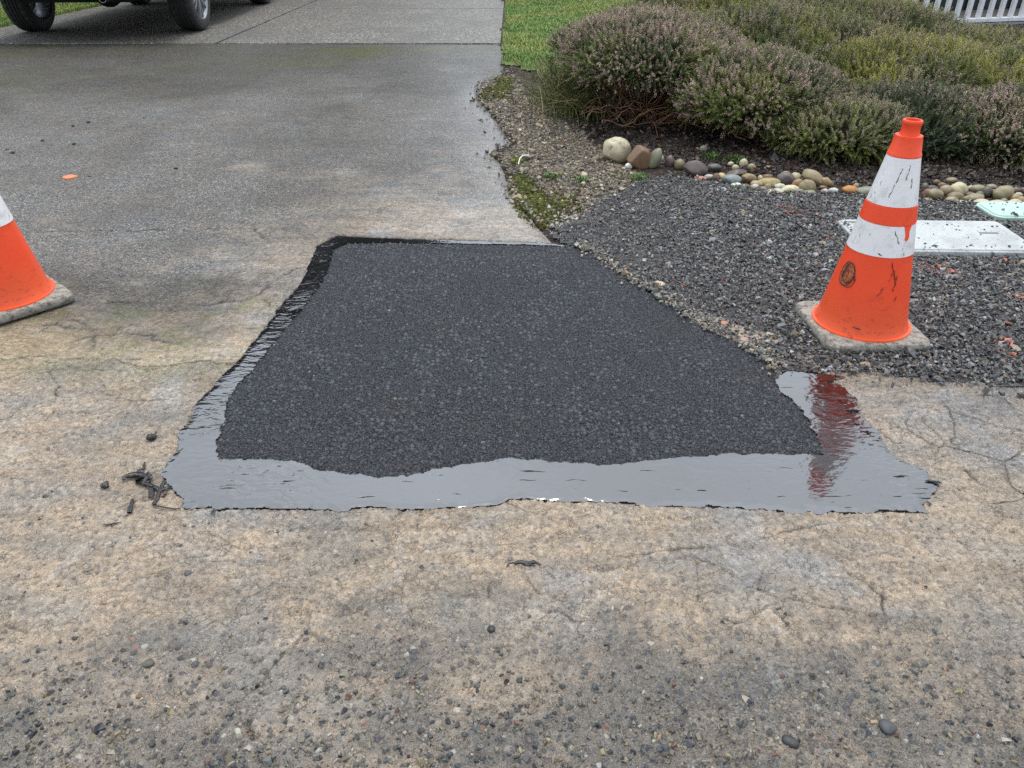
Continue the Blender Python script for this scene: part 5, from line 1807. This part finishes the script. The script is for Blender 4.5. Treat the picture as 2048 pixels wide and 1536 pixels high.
# bent white wire by the broken edge
p = [G(1037, 333) + (.0,), G(1039, 327) + (.03,), G(1043, 325) + (.035,), G(1058, 325) + (.03,)]
p = np.array([(a, b, c + .012) for a, b, c in p])
pp = np.array([p[0] * (1 - t) ** 3 + 3 * p[1] * t * (1 - t) ** 2 + 3 * p[2] * t * t * (1 - t) + p[3] * t ** 3 for t in np.linspace(0, 1, 14)])
V, F = tubes([pp], [np.full(14, .0038)], 8)
o = link('bent_wire', np_mesh('bent_wire', V, F, True), plain('white_plastic', (.75, .72, .68), .4))
tag(o, 'bent piece of white plastic wire on the dirt beside the driveway', 'wire')

# weeds
def weed(u, v, n_, L, label, tones):
    bx, by = G(u, v)
    root = empty('weed', (bx, by, float(soil_z(np.array([bx]), np.array([by]))[0])))
    tag(root, label, 'weed')
    px, py = rng.normal(0, .028, n_), rng.normal(0, .03, n_)
    o = blades(px, py, np.zeros(n_), rng.uniform(.5, 1, n_) * L, rng.uniform(.004, .008, n_), rng.uniform(.3, 1.1, n_), palette(n_, tones, [1] * len(tones)), 'leaves')
    o.parent = root


GT = [(.08, .17, .03), (.12, .22, .04), (.05, .10, .02)]
weed(1103, 352, 90, .05, 'small grass tuft in the pea gravel, the one nearest the driveway edge', GT)
weed(1165, 360, 100, .045, 'small weed in the middle of the brown gravel', GT)
weed(1280, 357, 120, .05, 'bright green weed where brown gravel meets dark gravel', GT)
weed(1237, 349, 60, .035, 'faint yellow green sprout in front of the boulders', [(.13, .16, .05), (.18, .17, .07)])
weed(1421, 316, 80, .05, 'green seedling on the soil above the dark angular stone', GT)
weed(1476, 326, 90, .05, 'green weed growing between the pale oval and the standing egg stone', GT)
weed(1485, 378, 90, .045, 'green weed in the gravel under the blue grey stone', GT)

# lumps and drips of bitumen beside the seal
M_SCRAP = plain('tacky_black_tar', (.008, .008, .009), .22, 0, .3, 60, .002, .6)


def tar_lump(pts, rad, label, flat=.6, mat=M_SCRAP, name='tar_scrap'):
    V, F = tubes(pts, rad, 7)
    V[:, 2] = .006 + (V[:, 2] - .006) * flat
    o = link(name, np_mesh(name, V, F, True, attrs=dict(ripple=np.full(len(V), .9))), mat)
    tag(o, label, 'tar scrap')


def px3(l, z=.006): return np.array([(*G(u, v), z) for u, v in l])


def jig(l, k=10, z=.006, j=.004, seed=0):
    p = px3(l, z)
    t = np.linspace(0, len(p) - 1, k)
    q_ = np.stack([np.interp(t, np.arange(len(p)), p[:, i]) for i in range(3)], 1)
    return q_ + np.random.default_rng(seed).normal(0, j, q_.shape) * (1, 1, .8)


tar_lump([jig([(246, 968), (262, 958), (280, 953), (296, 962), (305, 975)], 10, .012, .005, 1), jig([(280, 953), (290, 942), (291, 930)], 6, .01, .003, 2), jig([(275, 962), (290, 972), (300, 978)], 8, .012, .005, 3),
          jig([(285, 958), (300, 955), (298, 968)], 8, .016, .005, 4)],
         [np.array([.003, .006, .009, .011, .010, .009, .010, .008, .006, .004])] + [.006, .008, .007], 'torn black tar clump lying off the corner of the seal')
tar_lump([jig([(302, 978), (304, 990), (303, 998)], 6, .006, .001, 5), jig([(300, 975), (320, 985), (345, 978)], 8, .006, .003, 6), jig([(330, 965), (318, 992), (311, 1012)], 8, .006, .002, 7), jig([(311, 1012), (325, 1018), (350, 1022), (362, 1020)], 8, .005, .001, 8)],
         [np.full(6, .007), np.full(8, .006), np.full(8, .005), np.full(8, .0025)], 'stringy tar drips running from the clump to the seal corner', .3)
tar_lump([jig([(266, 1002), (263, 1015), (260, 1029)], 6, .006, .001, 9)], [np.array([.004, .005, .005, .006, .007, .006])], 'short straight tar drip below the clump', .4)
tar_lump([jig([(205, 977), (211, 974), (217, 978)], 5, .008, .002, 10)], [np.array([.004, .009, .011, .008, .004])], 'small round tar lump furthest out from the seal', .8)
tar_lump([jig([(298, 878), (305, 882), (312, 878)], 6, .01, .003, 11), jig([(306, 880), (315, 868)], 5, .01, .002, 12)], [np.array([.004, .009, .012, .011, .008, .004]), .004], 'small black crumb with a tail beside the long side of the seal', .9)
tar_lump([jig([(1010, 1133), (1035, 1128), (1060, 1129), (1080, 1131)], 10, .005, .002, 13), jig([(1050, 1130), (1070, 1138)], 5, .005, .002, 14)], [np.array([.001, .002, .004, .005, .006, .006, .006, .005, .003, .001]), .004], 'thin flat tar smear on the road in front of the seal', .5)
tar_lump([jig([(1850, 966), (1868, 968), (1884, 971)], 8, .008, .001, 15)], [np.array([.002, .003, .004, .004, .004, .003, .002, .001])], 'tar thread poking out at the far corner of the seal', .8)
tar_lump([jig([(205, 1054), (225, 1051), (243, 1048)], 8, .004, .001, 16)], [np.array([.001, .002, .003, .003, .003, .003, .002, .001])], 'thin tar streak on the muddy road', .5)

# crumbs of asphalt on the driveway
M_CRUMB = plain('asphalt_crumb', (.02, .02, .02), .6, 0, .4, 200)
for (u, v, s, lab) in [(177, 247, .013, 'larger of two black crumbs on the upper driveway'), (147, 254, .010, 'smaller black crumb next to a larger one on the upper driveway'),
                       (149, 291, .013, 'black crumb halfway up the driveway, behind the orange dot'), (86, 284, .011, 'black crumb between the picture edge and another crumb behind the orange dot'),
                       (26, 309, .015, 'flat black crumb near the tip of the cut off cone'), (15, 302, .011, 'small black crumb near the tip of the cut off cone'),
                       (352, 340, .012, 'black crumb on bare asphalt in the middle of the driveway'), (288, 238, .007, 'tiny black crumb high on the driveway'), (180, 356, .008, 'tiny black crumb beside the orange dot')]:
    bx, by = G(u, v)
    bm = bmesh.new()
    bmesh.ops.create_icosphere(bm, subdivisions=2, radius=1)
    for vv in bm.verts:
        vv.co = Vector((vv.co.x * s * random.uniform(.75, 1.3), vv.co.y * s * random.uniform(.75, 1.3), vv.co.z * s * .6 * random.uniform(.7, 1.2)))
    o = bm_obj('asphalt_crumb', bm, M_CRUMB)
    o.location = (bx, by, .006 + s * .35)
    tag(o, lab, 'crumb', 'asphalt crumbs on the driveway')
